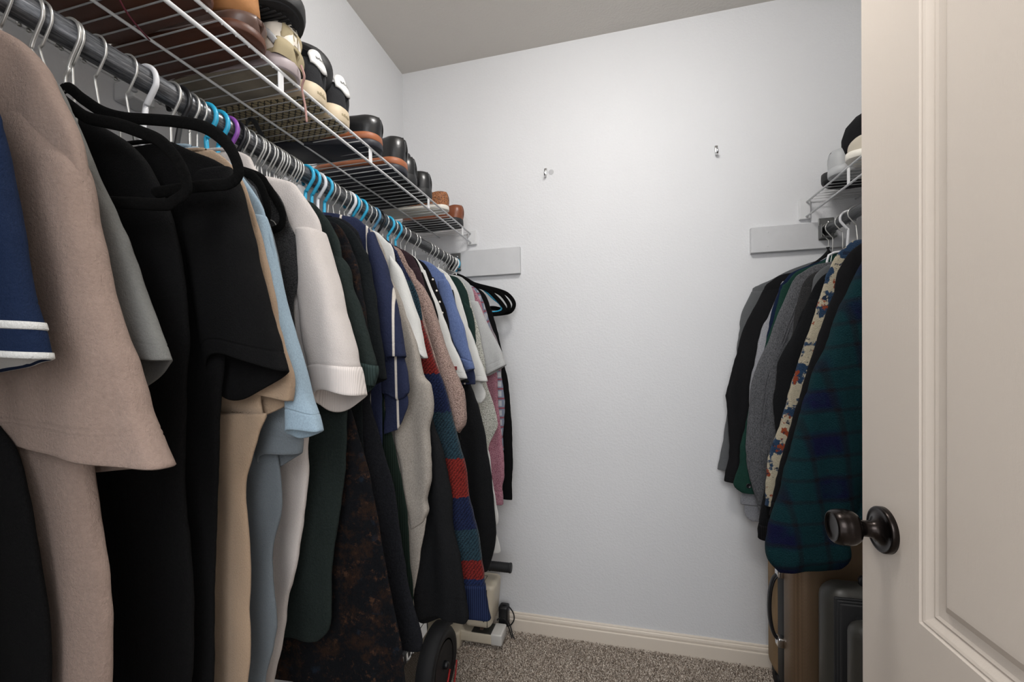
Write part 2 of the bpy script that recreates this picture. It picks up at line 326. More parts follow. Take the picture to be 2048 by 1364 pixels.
# coat hooks on the back wall
for (x, z, lb) in ((-.281, 1.926, 'small chrome coat hook on the back wall, left one beside its painted shadow'), (.364, 1.930, 'small chrome coat hook on the back wall, right one of the two')):
    t = empty('coat_hook', (x, YB, z), lb, 'hook', 'chrome hooks on the back wall')
    bm = bmesh.new()
    P = [(0, -.001, .014), (0, -.003, .008), (0, -.004, -.004), (0, -.005, -.014), (0, -.012, -.021), (0, -.021, -.018), (0, -.025, -.008)]
    tube(bm, smooth_path(P, 5), [.0065-.0028*(i/30) for i in range(31)], 12, flat=(.55, 1), updir=(0, 1, 0)); from_bm('hook', bm, 'chrome', t, True)
    bm = bmesh.new(); bmesh.ops.create_uvsphere(bm, u_segments=10, v_segments=6, radius=.0022, matrix=Matrix.Translation((0, -.0055, .007))); from_bm('screw', bm, 'galvanised', t, True)
bm = bmesh.new(); lathe(bm, [(.0001, 0), (.011, 0), (.010, -.0004), (.0001, -.0005)], Matrix.Translation((-.258, YB-.0004, 1.924)) @ Matrix.Rotation(R_(-90), 4, 'X'))  # grey disc painting the left hook's cast shadow on the wall
simple('hook_shadow', '#B9BABC', .6); tag(from_bm('hook_shadow', bm, 'hook_shadow'), 'faint grey painted shadow of the left hook on the back wall', 'painted shadow')
# nailer boards that carry the rods
for x0, x1, z0, z1, sx, lb in ((XL, -.390, 1.516, 1.627, -.49, 'white painted rod board at the left end of the back wall, under the left shelf'), (.475, XR, 1.533, 1.626, .53, 'white painted rod board at the right end of the back wall, under the right shelf')):
    t = empty('rod_board', ((x0+x1)/2, YB, z0), lb, 'board')
    bm = bmesh.new(); box(bm, x0-(x0+x1)/2, x1-(x0+x1)/2, -.019, 0, 0, z1-z0, bev=.002); from_bm('board', bm, 'board_paint', t)
    for z in (.022, z1-z0-.022):
        bm = bmesh.new(); lathe(bm, [(.0005, 0), (.0036, 0), (.0032, .0005), (.0012, .0003)], Matrix.Translation((sx-(x0+x1)/2, -.0189, z)) @ Matrix.Rotation(R_(90), 4, 'X'), 14); from_bm('screw', bm, 'board_paint', t, True)
# ------------------------------------------------------------------ wire shelves
def wire_shelf(side, xf, xw, y0, y1, zt, zl, mids, tabs, label):
    """xf front x, xw wall x, cross wires every inch, lower front rail at zl"""
    t = empty('wire_shelf', ((xf+xw)/2, (y0+y1)/2, zt), label, 'shelf')
    ox, oy, oz = (xf+xw)/2, (y0+y1)/2, zt
    bm = bmesh.new(); w = .0013
    n = int((y1-y0)/.0256)
    for i in range(n):
        y = y1-.004-i*.0256
        pts = [(xw+.004*side-ox, y-oy, 0), (xf-.004*side-ox, y-oy, 0), (xf-.001*side-ox, y-oy, -.002), (xf-ox, y-oy, -.008)]
        tube(bm, pts, w, 6)
    from_bm('cross_wires', bm, 'white_enamel', t, True)
    for nm, x, z, r in [('front_rail', xf, zt+.001-.0045, .0032), ('lower_rail', xf+.001*side, zl, .0034), ('back_rail', xw+.006*side, zt-.004, .003)]+[('middle_rail', mx, zt-.0045, .0026) for mx in mids]:
        bm = bmesh.new(); tube(bm, [(x-ox, y0-oy, z-oz), (x-ox, y1-oy, z-oz)], r, 12); from_bm(nm, bm, 'white_enamel', t, True)
    for y in tabs:
        bm = bmesh.new(); box(bm, xf-.0015-ox, xf+.0015-ox, y-.0065-oy, y+.0065-oy, zl-oz-.001, -.002, bev=.0008, seg=1); from_bm('rail_strap', bm, 'white_enamel', t)
    bm = bmesh.new(); box(bm, xf-.014-ox, xf+.022*side+.004-ox if side > 0 else xf+.012-ox, y1-oy-.012, y1-oy+.001, zl-.008-oz, .012, bev=.0015, seg=1) if side > 0 else box(bm, xf-.022-ox, xf+.012-ox, y1-oy-.012, y1-oy+.001, zl-.008-oz, .012, bev=.0015, seg=1)
    from_bm('end_bracket', bm, 'white_enamel', t)
    return t
wire_shelf(1, -.607, XL, YF+.01, YB-.001, 1.7025, 1.661, [-.754], [.06, .365, .671, .966, 1.307, 1.624], 'white wire shelf full of shoes along the left wall')
wire_shelf(-1, .656, XR, YF+.01, YB-.001, 1.705, 1.650, [.81], [.19, .50, .81, 1.12, 1.44], 'white wire shelf with shoes and a cap along the right wall, seen beside the door')
# little wall clips under the left shelf
for y in (.62, .93):
    bm = bmesh.new(); box(bm, XL, XL+.05, y-.02, y+.02, 1.655, 1.69, bev=.004); tag(from_bm('shelf_clip', bm, 'white_enamel'), 'white shelf clip on the left wall, '+('nearer' if y < .8 else 'farther')+' of the two below the wires', 'clip')
# ------------------------------------------------------------------ rods
for x, z, lb in ((-.673, 1.574, 'long grey closet rod on the left packed with hangers'), (.712, 1.592, 'grey closet rod on the right, partly behind the door')):
    t = empty('closet_rod', (x, (YF+YB)/2, z), lb, 'closet rod')
    bm = bmesh.new(); lathe(bm, [(.0135, YF+.005-(YF+YB)/2), (.0168, YF+.005-(YF+YB)/2), (.0168, (YB-YF)/2-.0195), (.0135, (YB-YF)/2-.0195)], Matrix.Rotation(R_(-90), 4, 'X'), 36); from_bm('rod', bm, 'rod_grey', t, True)
    bm = bmesh.new(); box(bm, -.024, .024, (YB-YF)/2-.0225, (YB-YF)/2-.0195, -.032, .045, bev=.002); box(bm, -.024, -.021, (YB-YF)/2-.045, (YB-YF)/2-.0205, -.026, .02, bev=.001); box(bm, -.024, .024, (YB-YF)/2-.045, (YB-YF)/2-.0205, -.028, -.0235, bev=.001)
    from_bm('rod_socket', bm, 'galvanised', t)
    bm = bmesh.new(); lathe(bm, [(.0005, 0), (.005, 0), (.004, .002), (.0012, .0025)], Matrix.Translation((.008, (YB-YF)/2-.0226, .03)) @ Matrix.Rotation(R_(90), 4, 'X'), 12); from_bm('screw', bm, 'chrome', t, True)
# ------------------------------------------------------------------ hangers
def hook_pts(R, stem, drop, side):
    """over the rod, tip on the wall side, down the aisle side and back under to the stem; origin = rod centre"""
    P = []
    for k in range(13):
        a = R_(205-k*235/12); P.append((R*math.cos(a)*side, 0, R*math.sin(a)+(.0168-R)+.0025+.0))
    P += [(.004*side, 0, -R*1.55), (0, 0, -R*1.95), (0, 0, -drop)]
    return P
def arms(half, z0, dz, th):
    return [(0, 0, z0), (.02, 0, z0-.004), (.05, 0, z0-.018), (half*.7, 0, z0-dz*.72), (half*.95, 0, z0-dz*.95)]
def wire_hanger(x, z, y, side, label, group, dy=0., h=.15):
    t = empty('wire_hanger', (x, y, z), label, 'hanger', group)
    hp = hook_pts(.0215, 0, .098, side); hp[-1] = (0, dy, hp[-1][2]); bm = bmesh.new(); pts = smooth_path(hp, 3); tube(bm, pts, .00165, 8, updir=(0, 1, 0))
    bmesh.ops.create_uvsphere(bm, u_segments=8, v_segments=6, radius=.0027, matrix=Matrix.Translation(pts[0])); from_bm('hook', bm, 'wire_steel', t, True)
    bm = bmesh.new()
    tri = [(0, dy, -.098), (-.03, dy, -.107), (-h*.7, dy, -.172), (-h, dy, -.198), (-h-.006, dy, -.207), (-h, dy, -.214), (0, dy, -.214), (h, dy, -.214), (h+.006, dy, -.207), (h, dy, -.198), (h*.7, dy, -.172), (.03, dy, -.107), (0, dy, -.098)]
    tube(bm, tri, .0012, 6, updir=(0, 1, 0)); from_bm('frame', bm, 'wire_steel', t, True)
    return t
def plastic_hanger(x, z, y, side, mat, label, group, half=.14, nm='plastic_hanger', rz=0, cat='hanger', dy=0.):
    t = empty(nm, (x, y, z), label, cat, group, rz)
    hp = hook_pts(.0225, 0, .105, side); hp[-1] = (0, dy, hp[-1][2]); bm = bmesh.new(); tube(bm, smooth_path(hp, 3), .0037, 12, updir=(0, 1, 0)); from_bm('hook', bm, mat, t, True)
    bm = bmesh.new(); h = half
    tri = [(a, dy, b-.014) for a, b in ((0, -.09), (.05, -.10), (h*.8, -.165), (h, -.188), (h+.008, -.203), (h-.01, -.214), (0, -.214), (-h+.01, -.214), (-h-.008, -.203), (-h, -.188), (-h*.8, -.165), (-.05, -.10), (0, -.09))]
    tube(bm, smooth_path(tri, 3), .0036, 8, updir=(0, 1, 0)); from_bm('body', bm, mat, t, True)
    return t
def velvet_hanger(path, y0, hook, label, group, th=.0085, mat='velvet', nm='velvet_hanger'):
    """flat velvet hanger; path = outline of the aisle side arm in x,z (world), mirrored about the neck"""
    nx, nz = path[0]
    t = empty(nm, (nx, y0, nz), label, 'hanger', group)
    right = [Vector((x-nx, 0, z-nz)) for x, z in path]
    left = [Vector((-p.x*.9, p.y*-.9, p.z)) for p in right[1:]][::-1]
    loop = smooth_path(left+right, 6, True)
    bm = bmesh.new(); tube(bm, loop+[loop[0]], th, 12, caps=False, flat=(.38, 1) if mat == 'velvet' else (1, 1), updir=(0, 1, 0)); bmesh.ops.remove_doubles(bm, verts=bm.verts, dist=.0002); from_bm('body', bm, mat, t, True)
    if hook:
        hx, hz, hm = hook
        pts = [Vector((p[0]+hx-nx, 0, p[2]+hz-nz)) for p in hook_pts(.0215, 0, .045, 1)]+[Vector((0, 0, .012)), Vector((0, 0, -.006))]
        bm = bmesh.new(); tube(bm, smooth_path(pts, 3), .0021 if hm != 'black_plastic' else .004, 10, updir=(0, 1, 0)); from_bm('hook', bm, hm, t, True)
    return t
RX, RZ = -.673, 1.574
HK = [
    ('w', 0.329, 0.001, 'nearest silver wire hanger on the left rod, over the brown shirt'),
    ('w', 0.363, 0.016, 'silver wire hanger over the sage grey t-shirt'),
    ('w', 0.394, 0.001, 'silver wire hanger above the big velvet hanger neck'),
    ('w', 0.418, 0.008, 'silver wire hanger between the velvet hanger and the white tube hanger, left'),
    ('w', 0.455, 0.009, 'silver wire hanger just before the white tube hanger'),
    ('p', 0.48, -0.008, 'white tube hanger nearest the camera on the left rod'),
    ('k', 0.53, -0.011, 'black tube hanger just behind the nearest white one'),
    ('w', 0.559, -0.001, 'silver wire hanger before the two blue tube hangers'),
    ('b', 0.575, 0.006, 'light blue tube hanger, first of the near pair'),
    ('b', 0.597, -0.008, 'light blue tube hanger, second of the near pair beside the purple one'),
    ('v', 0.616, 0.015, 'purple tube hanger on the left rod'),
    ('k', 0.632, 0.003, 'black tube hanger right behind the purple one'),
    ('w', 0.642, -0.003, 'silver wire hanger, first from the near end of the tight cluster above the white sweatshirt'),
    ('w', 0.658, 0.01, 'silver wire hanger, second from the near end of the tight cluster above the white sweatshirt'),
    ('w', 0.675, 0.001, 'silver wire hanger, third from the near end of the tight cluster above the white sweatshirt'),
    ('w', 0.6802, -0.0082, 'silver wire hanger, fourth from the near end of the tight cluster above the white sweatshirt'),
    ('w', 0.689, 0.012, 'silver wire hanger, fifth from the near end of the tight cluster above the white sweatshirt'),
    ('w', 0.702, 0.003, 'silver wire hanger, sixth from the near end of the tight cluster above the white sweatshirt'),
    ('w', 0.709, 0.0, 'silver wire hanger, seventh from the near end of the tight cluster above the white sweatshirt'),
    ('w', 0.721, 0.01, 'silver wire hanger, eighth from the near end of the tight cluster above the white sweatshirt'),
    ('w', 0.7262, 0.0088, 'silver wire hanger, ninth from the near end of the tight cluster above the white sweatshirt'),
    ('w', 0.734, 0.005, 'silver wire hanger, tenth from the near end of the tight cluster above the white sweatshirt'),
    ('w', 0.741, 0.016, 'silver wire hanger, eleventh from the near end of the tight cluster above the white sweatshirt'),
    ('w', 0.757, 0.008, 'silver wire hanger, twelfth from the near end of the tight cluster above the white sweatshirt'),
    ('w', 0.765, 0.004, 'silver wire hanger, thirteenth from the near end of the tight cluster above the white sweatshirt'),
    ('w', 0.772, 0.016, 'silver wire hanger, fourteenth from the near end of the tight cluster above the white sweatshirt'),
    ('w', 0.78, 0.016, 'silver wire hanger, fifteenth from the near end of the tight cluster above the white sweatshirt'),
    ('b', 0.809, -0.005, 'light blue tube hanger, first of three after the wire cluster'),
    ('b', 0.829, -0.001, 'light blue tube hanger, second of three after the wire cluster'),
    ('p', 0.849, -0.001, 'white tube hanger between light blue ones above the dark green sweatshirt'),
    ('b', 0.872, -0.002, 'light blue tube hanger, third of three after the wire cluster'),
    ('w', 0.886, -0.008, 'silver wire hanger, first behind the light blue trio above the navy striped shirt'),
    ('w', 0.903, 0.013, 'silver wire hanger, second behind the light blue trio above the navy striped shirt'),
    ('w', 0.928, -0.004, 'silver wire hanger, third behind the light blue trio above the navy striped shirt'),
    ('w', 0.947, 0.014, 'silver wire hanger, fourth behind the light blue trio above the navy striped shirt'),
    ('p', 0.964, 0.001, 'white tube hanger above the navy striped shirt'),
    ('b', 0.979, -0.01, 'light blue tube hanger right behind the white one over the navy striped shirt'),
    ('w', 0.992, 0.014, 'silver wire hanger, first of those mixed among tube hangers halfway along the left rod'),
    ('b', 1.015, -0.001, 'light blue tube hanger alone between wires over the white t-shirt'),
    ('w', 1.041, 0.0, 'silver wire hanger, second of those mixed among tube hangers halfway along the left rod'),
    ('w', 1.064, -0.015, 'silver wire hanger, third of those mixed among tube hangers halfway along the left rod'),
    ('s', 1.079, 0.002, 'darker slate blue tube hanger on the left rod'),
    ('k', 1.105, -0.016, 'thin black tube hanger beside the slate blue one'),
    ('w', 1.128, 0.001, 'silver wire hanger, fourth of those mixed among tube hangers halfway along the left rod'),
    ('b', 1.156, 0.005, 'light blue tube hanger above the banded knit sweater'),
    ('w', 1.18, -0.011, 'silver wire hanger, fifth of those mixed among tube hangers halfway along the left rod'),
    ('b', 1.202, 0.006, 'light blue tube hanger, last before the spaced wire hangers'),
    ('w', 1.234, 0.012, 'silver wire hanger, first of the loosely spaced run near the left rod far end'),
    ('w', 1.264, -0.01, 'silver wire hanger, second of the loosely spaced run near the left rod far end'),
    ('w', 1.314, 0.0, 'silver wire hanger, third of the loosely spaced run near the left rod far end'),
    ('w', 1.336, 0.0, 'silver wire hanger, fourth of the loosely spaced run near the left rod far end'),
    ('w', 1.433, 0.003, 'silver wire hanger, fifth of the loosely spaced run near the left rod far end'),
    ('w', 1.459, 0.012, 'silver wire hanger, sixth of the loosely spaced run near the left rod far end'),
    ('w', 1.486, -0.007, 'silver wire hanger, seventh of the loosely spaced run near the left rod far end'),
    ('w', 1.534, -0.016, 'silver wire hanger, eighth of the loosely spaced run near the left rod far end'),
    ('w', 1.574, -0.01, 'silver wire hanger, ninth of the loosely spaced run near the left rod far end'),
    ('w', 1.67, 0.0, 'silver wire hanger, last wire one before the back wall'),
    ('p', 1.688, 0.0, 'white tube hanger near the back wall by the rod socket'),
    ('b', 1.7, 0.0, 'light blue tube hanger, last on the left rod touching the board'),
]
HG = {'w': 'wire hangers on the left rod', 'b': 'light blue tube hangers on the left rod', 'p': 'white tube hangers on the left rod'}
last = None
for kind, y, dy, lb in HK:      # dy: how far the frame, inside its garment, leans from the hook along the rod
    if kind == 'w': o = wire_hanger(RX, RZ, y, 1, lb, HG['w'], dy, .045 if y < .5 else .15)
    elif kind in HG: o = plastic_hanger(RX, RZ, y, 1, {'b': 'blue_plastic', 'p': 'white_plastic'}[kind], lb, HG[kind], dy=dy)
    else: o = plastic_hanger(RX, RZ, y, 1, {'s': 'slate_plastic', 'v': 'purple_plastic', 'k': 'black_plastic'}[kind], lb, None, dy=dy)
VH = [
    ([(-0.679, 1.508), (-0.65, 1.489), (-0.617, 1.468), (-0.581, 1.455), (-0.532, 1.445), (-0.5, 1.438), (-0.465, 1.428), (-0.442, 1.415), (-0.424, 1.398), (-0.413, 1.376), (-0.414, 1.363), (-0.428, 1.357), (-0.449, 1.358), (-0.477, 1.359), (-0.543, 1.359), (-0.592, 1.358), (-0.669, 1.357)], 0.39, (-0.673, 1.574, 'wire_steel'), 'big black velvet hanger jutting out over the black dress', None, 0.007),
    ([(-0.644, 1.474), (-0.612, 1.454), (-0.584, 1.436), (-0.539, 1.422), (-0.507, 1.409), (-0.48, 1.396), (-0.463, 1.381), (-0.449, 1.362), (-0.443, 1.345), (-0.446, 1.335), (-0.463, 1.328), (-0.474, 1.326), (-0.532, 1.334), (-0.609, 1.344)], 0.355, (-0.673, 1.574, 'wire_steel'), 'black velvet hanger nearer the camera, below the big one', None, 0.0068),
    ([(-0.673, 1.49), (-0.63, 1.478), (-0.536, 1.437), (-0.52, 1.43), (-0.505, 1.412), (-0.496, 1.388), (-0.494, 1.372), (-0.5, 1.359), (-0.513, 1.357), (-0.545, 1.359), (-0.66, 1.345)], 0.516, (-0.673, 1.574, 'wire_steel'), 'black velvet hanger end behind the light blue shirt', None, 0.0062),
    ([(-0.673, 1.49), (-0.63, 1.478), (-0.544, 1.447), (-0.523, 1.427), (-0.507, 1.404), (-0.496, 1.382), (-0.499, 1.365), (-0.512, 1.359), (-0.524, 1.359), (-0.553, 1.361), (-0.66, 1.33)], 0.546, (-0.673, 1.574, 'wire_steel'), 'black velvet hanger end against the white sweatshirt', None, 0.0062),
    ([(-0.629, 1.495), (-0.606, 1.486), (-0.585, 1.475), (-0.557, 1.457), (-0.537, 1.45), (-0.499, 1.436), (-0.465, 1.405), (-0.441, 1.378), (-0.427, 1.354), (-0.439, 1.343), (-0.47, 1.338), (-0.53, 1.341)], 1.6, (-0.673, 1.574, 'wire_steel'), 'black velvet hanger, front one of the empty group by the back wall', 'empty velvet hangers by the back wall', 0.0082),
    ([(-0.641, 1.502), (-0.617, 1.494), (-0.595, 1.483), (-0.568, 1.465), (-0.542, 1.457), (-0.509, 1.447), (-0.455, 1.423), (-0.426, 1.389), (-0.418, 1.365), (-0.435, 1.354), (-0.483, 1.366), (-0.54, 1.364)], 1.63, (-0.673, 1.574, 'wire_steel'), 'black velvet hanger, middle one of the empty group by the back wall', 'empty velvet hangers by the back wall', 0.0082),
    ([(-0.652, 1.513), (-0.628, 1.505), (-0.604, 1.491), (-0.578, 1.475), (-0.552, 1.465), (-0.518, 1.455), (-0.469, 1.44), (-0.434, 1.424), (-0.411, 1.399), (-0.405, 1.376), (-0.42, 1.353), (-0.456, 1.346), (-0.518, 1.344)], 1.66, (-0.673, 1.574, 'wire_steel'), 'black velvet hanger, rear one of the empty group by the back wall', 'empty velvet hangers by the back wall', 0.0082),
    ([(-0.647, 1.507), (-0.618, 1.497), (-0.569, 1.47), (-0.511, 1.448), (-0.459, 1.427), (-0.432, 1.406), (-0.426, 1.381), (-0.439, 1.364), (-0.481, 1.36), (-0.545, 1.358)], 1.645, None, 'white tube hanger end among the empty velvet hangers by the back wall', None, 0.0035, 'white_plastic', 'plastic_hanger'),
    ([(-0.635, 1.501), (-0.607, 1.489), (-0.563, 1.46), (-0.523, 1.442), (-0.482, 1.404), (-0.455, 1.381), (-0.445, 1.362), (-0.456, 1.351), (-0.483, 1.348), (-0.535, 1.349)], 1.615, None, 'light blue tube hanger end among the empty velvet hangers', None, 0.0035, 'blue_plastic', 'plastic_hanger'),
]
for a in VH: velvet_hanger(*a)
for y, lb in ((1.712, 'silver wire hanger on the right rod nearest the back wall'), (1.665, 'silver wire hanger on the right rod, second from the back wall'), (1.60, 'silver wire hanger on the right rod behind the white tube hanger'), (1.52, 'silver wire hanger on the right rod in front of the white tube hanger')):
    if y > 1.705: y = 1.695
    wire_hanger(.712, 1.592, y, -1, lb, 'wire hangers on the right rod', {1.695: .007, 1.665: .005, 1.6: .0, 1.52: -.01}[y], .06)
plastic_hanger(.712, 1.592, 1.565, -1, 'white_plastic', 'white tube hanger on the right rod among the wire ones', None, half=.07, dy=.010)
# ------------------------------------------------------------------ garments
def catmull_rows(rows, n):
    L_ = [0]
    for a, b in zip(rows, rows[1:]):
        L_.append(L_[-1]+max(1e-4, .5*(math.hypot(a[0]-b[0], a[1]-b[1])+math.hypot(a[2]-b[2], a[3]-b[3]))))
    tot = L_[-1]; out = []; m_ = len(rows)
    for k in range(n+1):
        s = tot*k/n; i = 0
        while i < m_-2 and L_[i+1] < s: i += 1
        u = (s-L_[i])/(L_[i+1]-L_[i]); g = lambda j: rows[max(0, min(m_-1, j))]
        p0, p1, p2, p3 = g(i-1), g(i), g(i+1), g(i+2)
        c = [.5*((2*p1[q])+(p2[q]-p0[q])*u+(2*p0[q]-5*p1[q]+4*p2[q]-p3[q])*u*u+(3*p1[q]-p0[q]-3*p2[q]+p3[q])*u**3) for q in range(4)]
        lo = [min(p1[q], p2[q])-.006 for q in range(4)]; hi = [max(p1[q], p2[q])+.006 for q in range(4)]
        out.append([max(lo[q], min(hi[q], c[q])) for q in range(4)]+[s])
    return out, tot
def cloth_tube(name, rows, y, T, mat, parent, tilt=0, seams=(), fold=.003, seed=0, side=1, s0=0., s1=None, topT=.35, nseg=48, grow=0., opening=True, edge=.0014, ramp=.10, cap=False, dn=.007, origin=(0, 0, 0)):
    """a hanging sleeve or body: flattened tube through rows (xL,zL,xR,zR), open hem with a turned-in edge"""
    tot0 = catmull_rows(rows, 4)[1]; n = max(12, int(tot0/dn)); R_rows, tot = catmull_rows(rows, n)
    if s1 is None: s1 = tot
    R_rows = [r for r in R_rows if s0-1e-6 <= r[4] <= s1+1e-6]
    ex = []
    for d in seams:
        for dd in (-.0022, 0, .0022):
            s = tot-d+dd; i = max(0, min(len(R_rows)-2, next((k for k in range(len(R_rows)-1) if R_rows[k+1][4] >= s), 0)))
            a, b = R_rows[i], R_rows[i+1]; u = (s-a[4])/max(1e-6, b[4]-a[4]); ex.append([a[q]+(b[q]-a[q])*u for q in range(4)]+[s, dd == 0])
    RR = sorted([r+[False] for r in R_rows]+ex, key=lambda r: r[4])
    bm = bmesh.new(); uvl = bm.loops.layers.uv.new('UVMap'); rings = []; uvs = {}
    ox, oy, oz = origin
    ph = seed*1.7
    def ring(r, shrink=0., dzz=0., inner=False):
        xl, zl, xr, zr, s, seam = r
        e = min(1, topT+(1-topT)*math.sqrt(min(1, s/ramp))) if ramp else 1
        Tt = T*e+grow-shrink*(.9)-(.0010 if seam else 0)
        if Tt < .002: Tt = .002
        hx, hz = (xr-xl)/2, (zr-zl)/2; cx, cz = (xl+xr)/2, (zl+zr)/2; hw = max(.004, math.hypot(hx, hz)); k = max(.2, (hw+grow-shrink-(.0003 if seam else 0))/hw)
        if cap:
            q = (tot-s)/.06
            if q < 1: Tt *= math.sqrt(max(.02, 1-(1-q)**2))
        v = []; te = max(0, (s-(tot-.16))/.16) if tilt else 0
        for j in range(nseg):
            a = 2*math.pi*j/nseg; c, sn = math.cos(a), math.sin(a)
            sx = math.copysign(abs(c)**.92, c); st = math.copysign(abs(sn)**.72, sn)
            x = cx+hx*k*sx; z = cz+hz*k*sx-dzz; yy = y+Tt*st
            env = min(1, s/.12)
            f = fold*env*(math.sin(x*52+ph+1.5*math.sin(z*5+ph))+.6*math.sin(x*97+ph*2+z*6)+.5*noise.noise(Vector((x*14, z*5, ph))))
            yy += f*(1-abs(sx)**6*.5)
            ed = edge*noise.noise(Vector((z*16, ph*3, .3)))*2+edge*noise.noise(Vector((z*45, ph*5, .7)))
            x += (ed if sx > 0 else -ed)*abs(sx)*env*1.4
            wgt = .5*(1-side*sx)
            if tilt: z += -tilt*sn*te*te*(.04+.96*wgt)
            vv = bm.verts.new((x-ox, yy-oy, z-oz)); uvs[vv] = (x+.3*yy, s); v.append(vv)
        return v
    def bridge(A, B):
        for j in range(nseg): bm.faces.new((A[j], A[(j+1) % nseg], B[(j+1) % nseg], B[j]))
    for r in RR: rings.append(ring(r))
    for A, B in zip(rings, rings[1:]): bridge(A, B)
    last_ = RR[-1]
    if cap: bm.faces.new(rings[-1])
    elif opening:
        a = ring(last_, .0012, .0012); b = ring(last_, .0032, -.0005); bridge(rings[-1], a); bridge(a, b); prev = b
        for q in (3, 6, 9):
            if len(RR) > q+2: c = ring(RR[-1-q], .0034); bridge(prev, c); prev = c
        bm.faces.new(prev)
    else: bm.faces.new(rings[-1])
    bm.faces.new(rings[0][::-1])
    for f in bm.faces:
        for l in f.loops: l[uvl].uv = uvs[l.vert]
    return from_bm(name, bm, mat, parent, True)
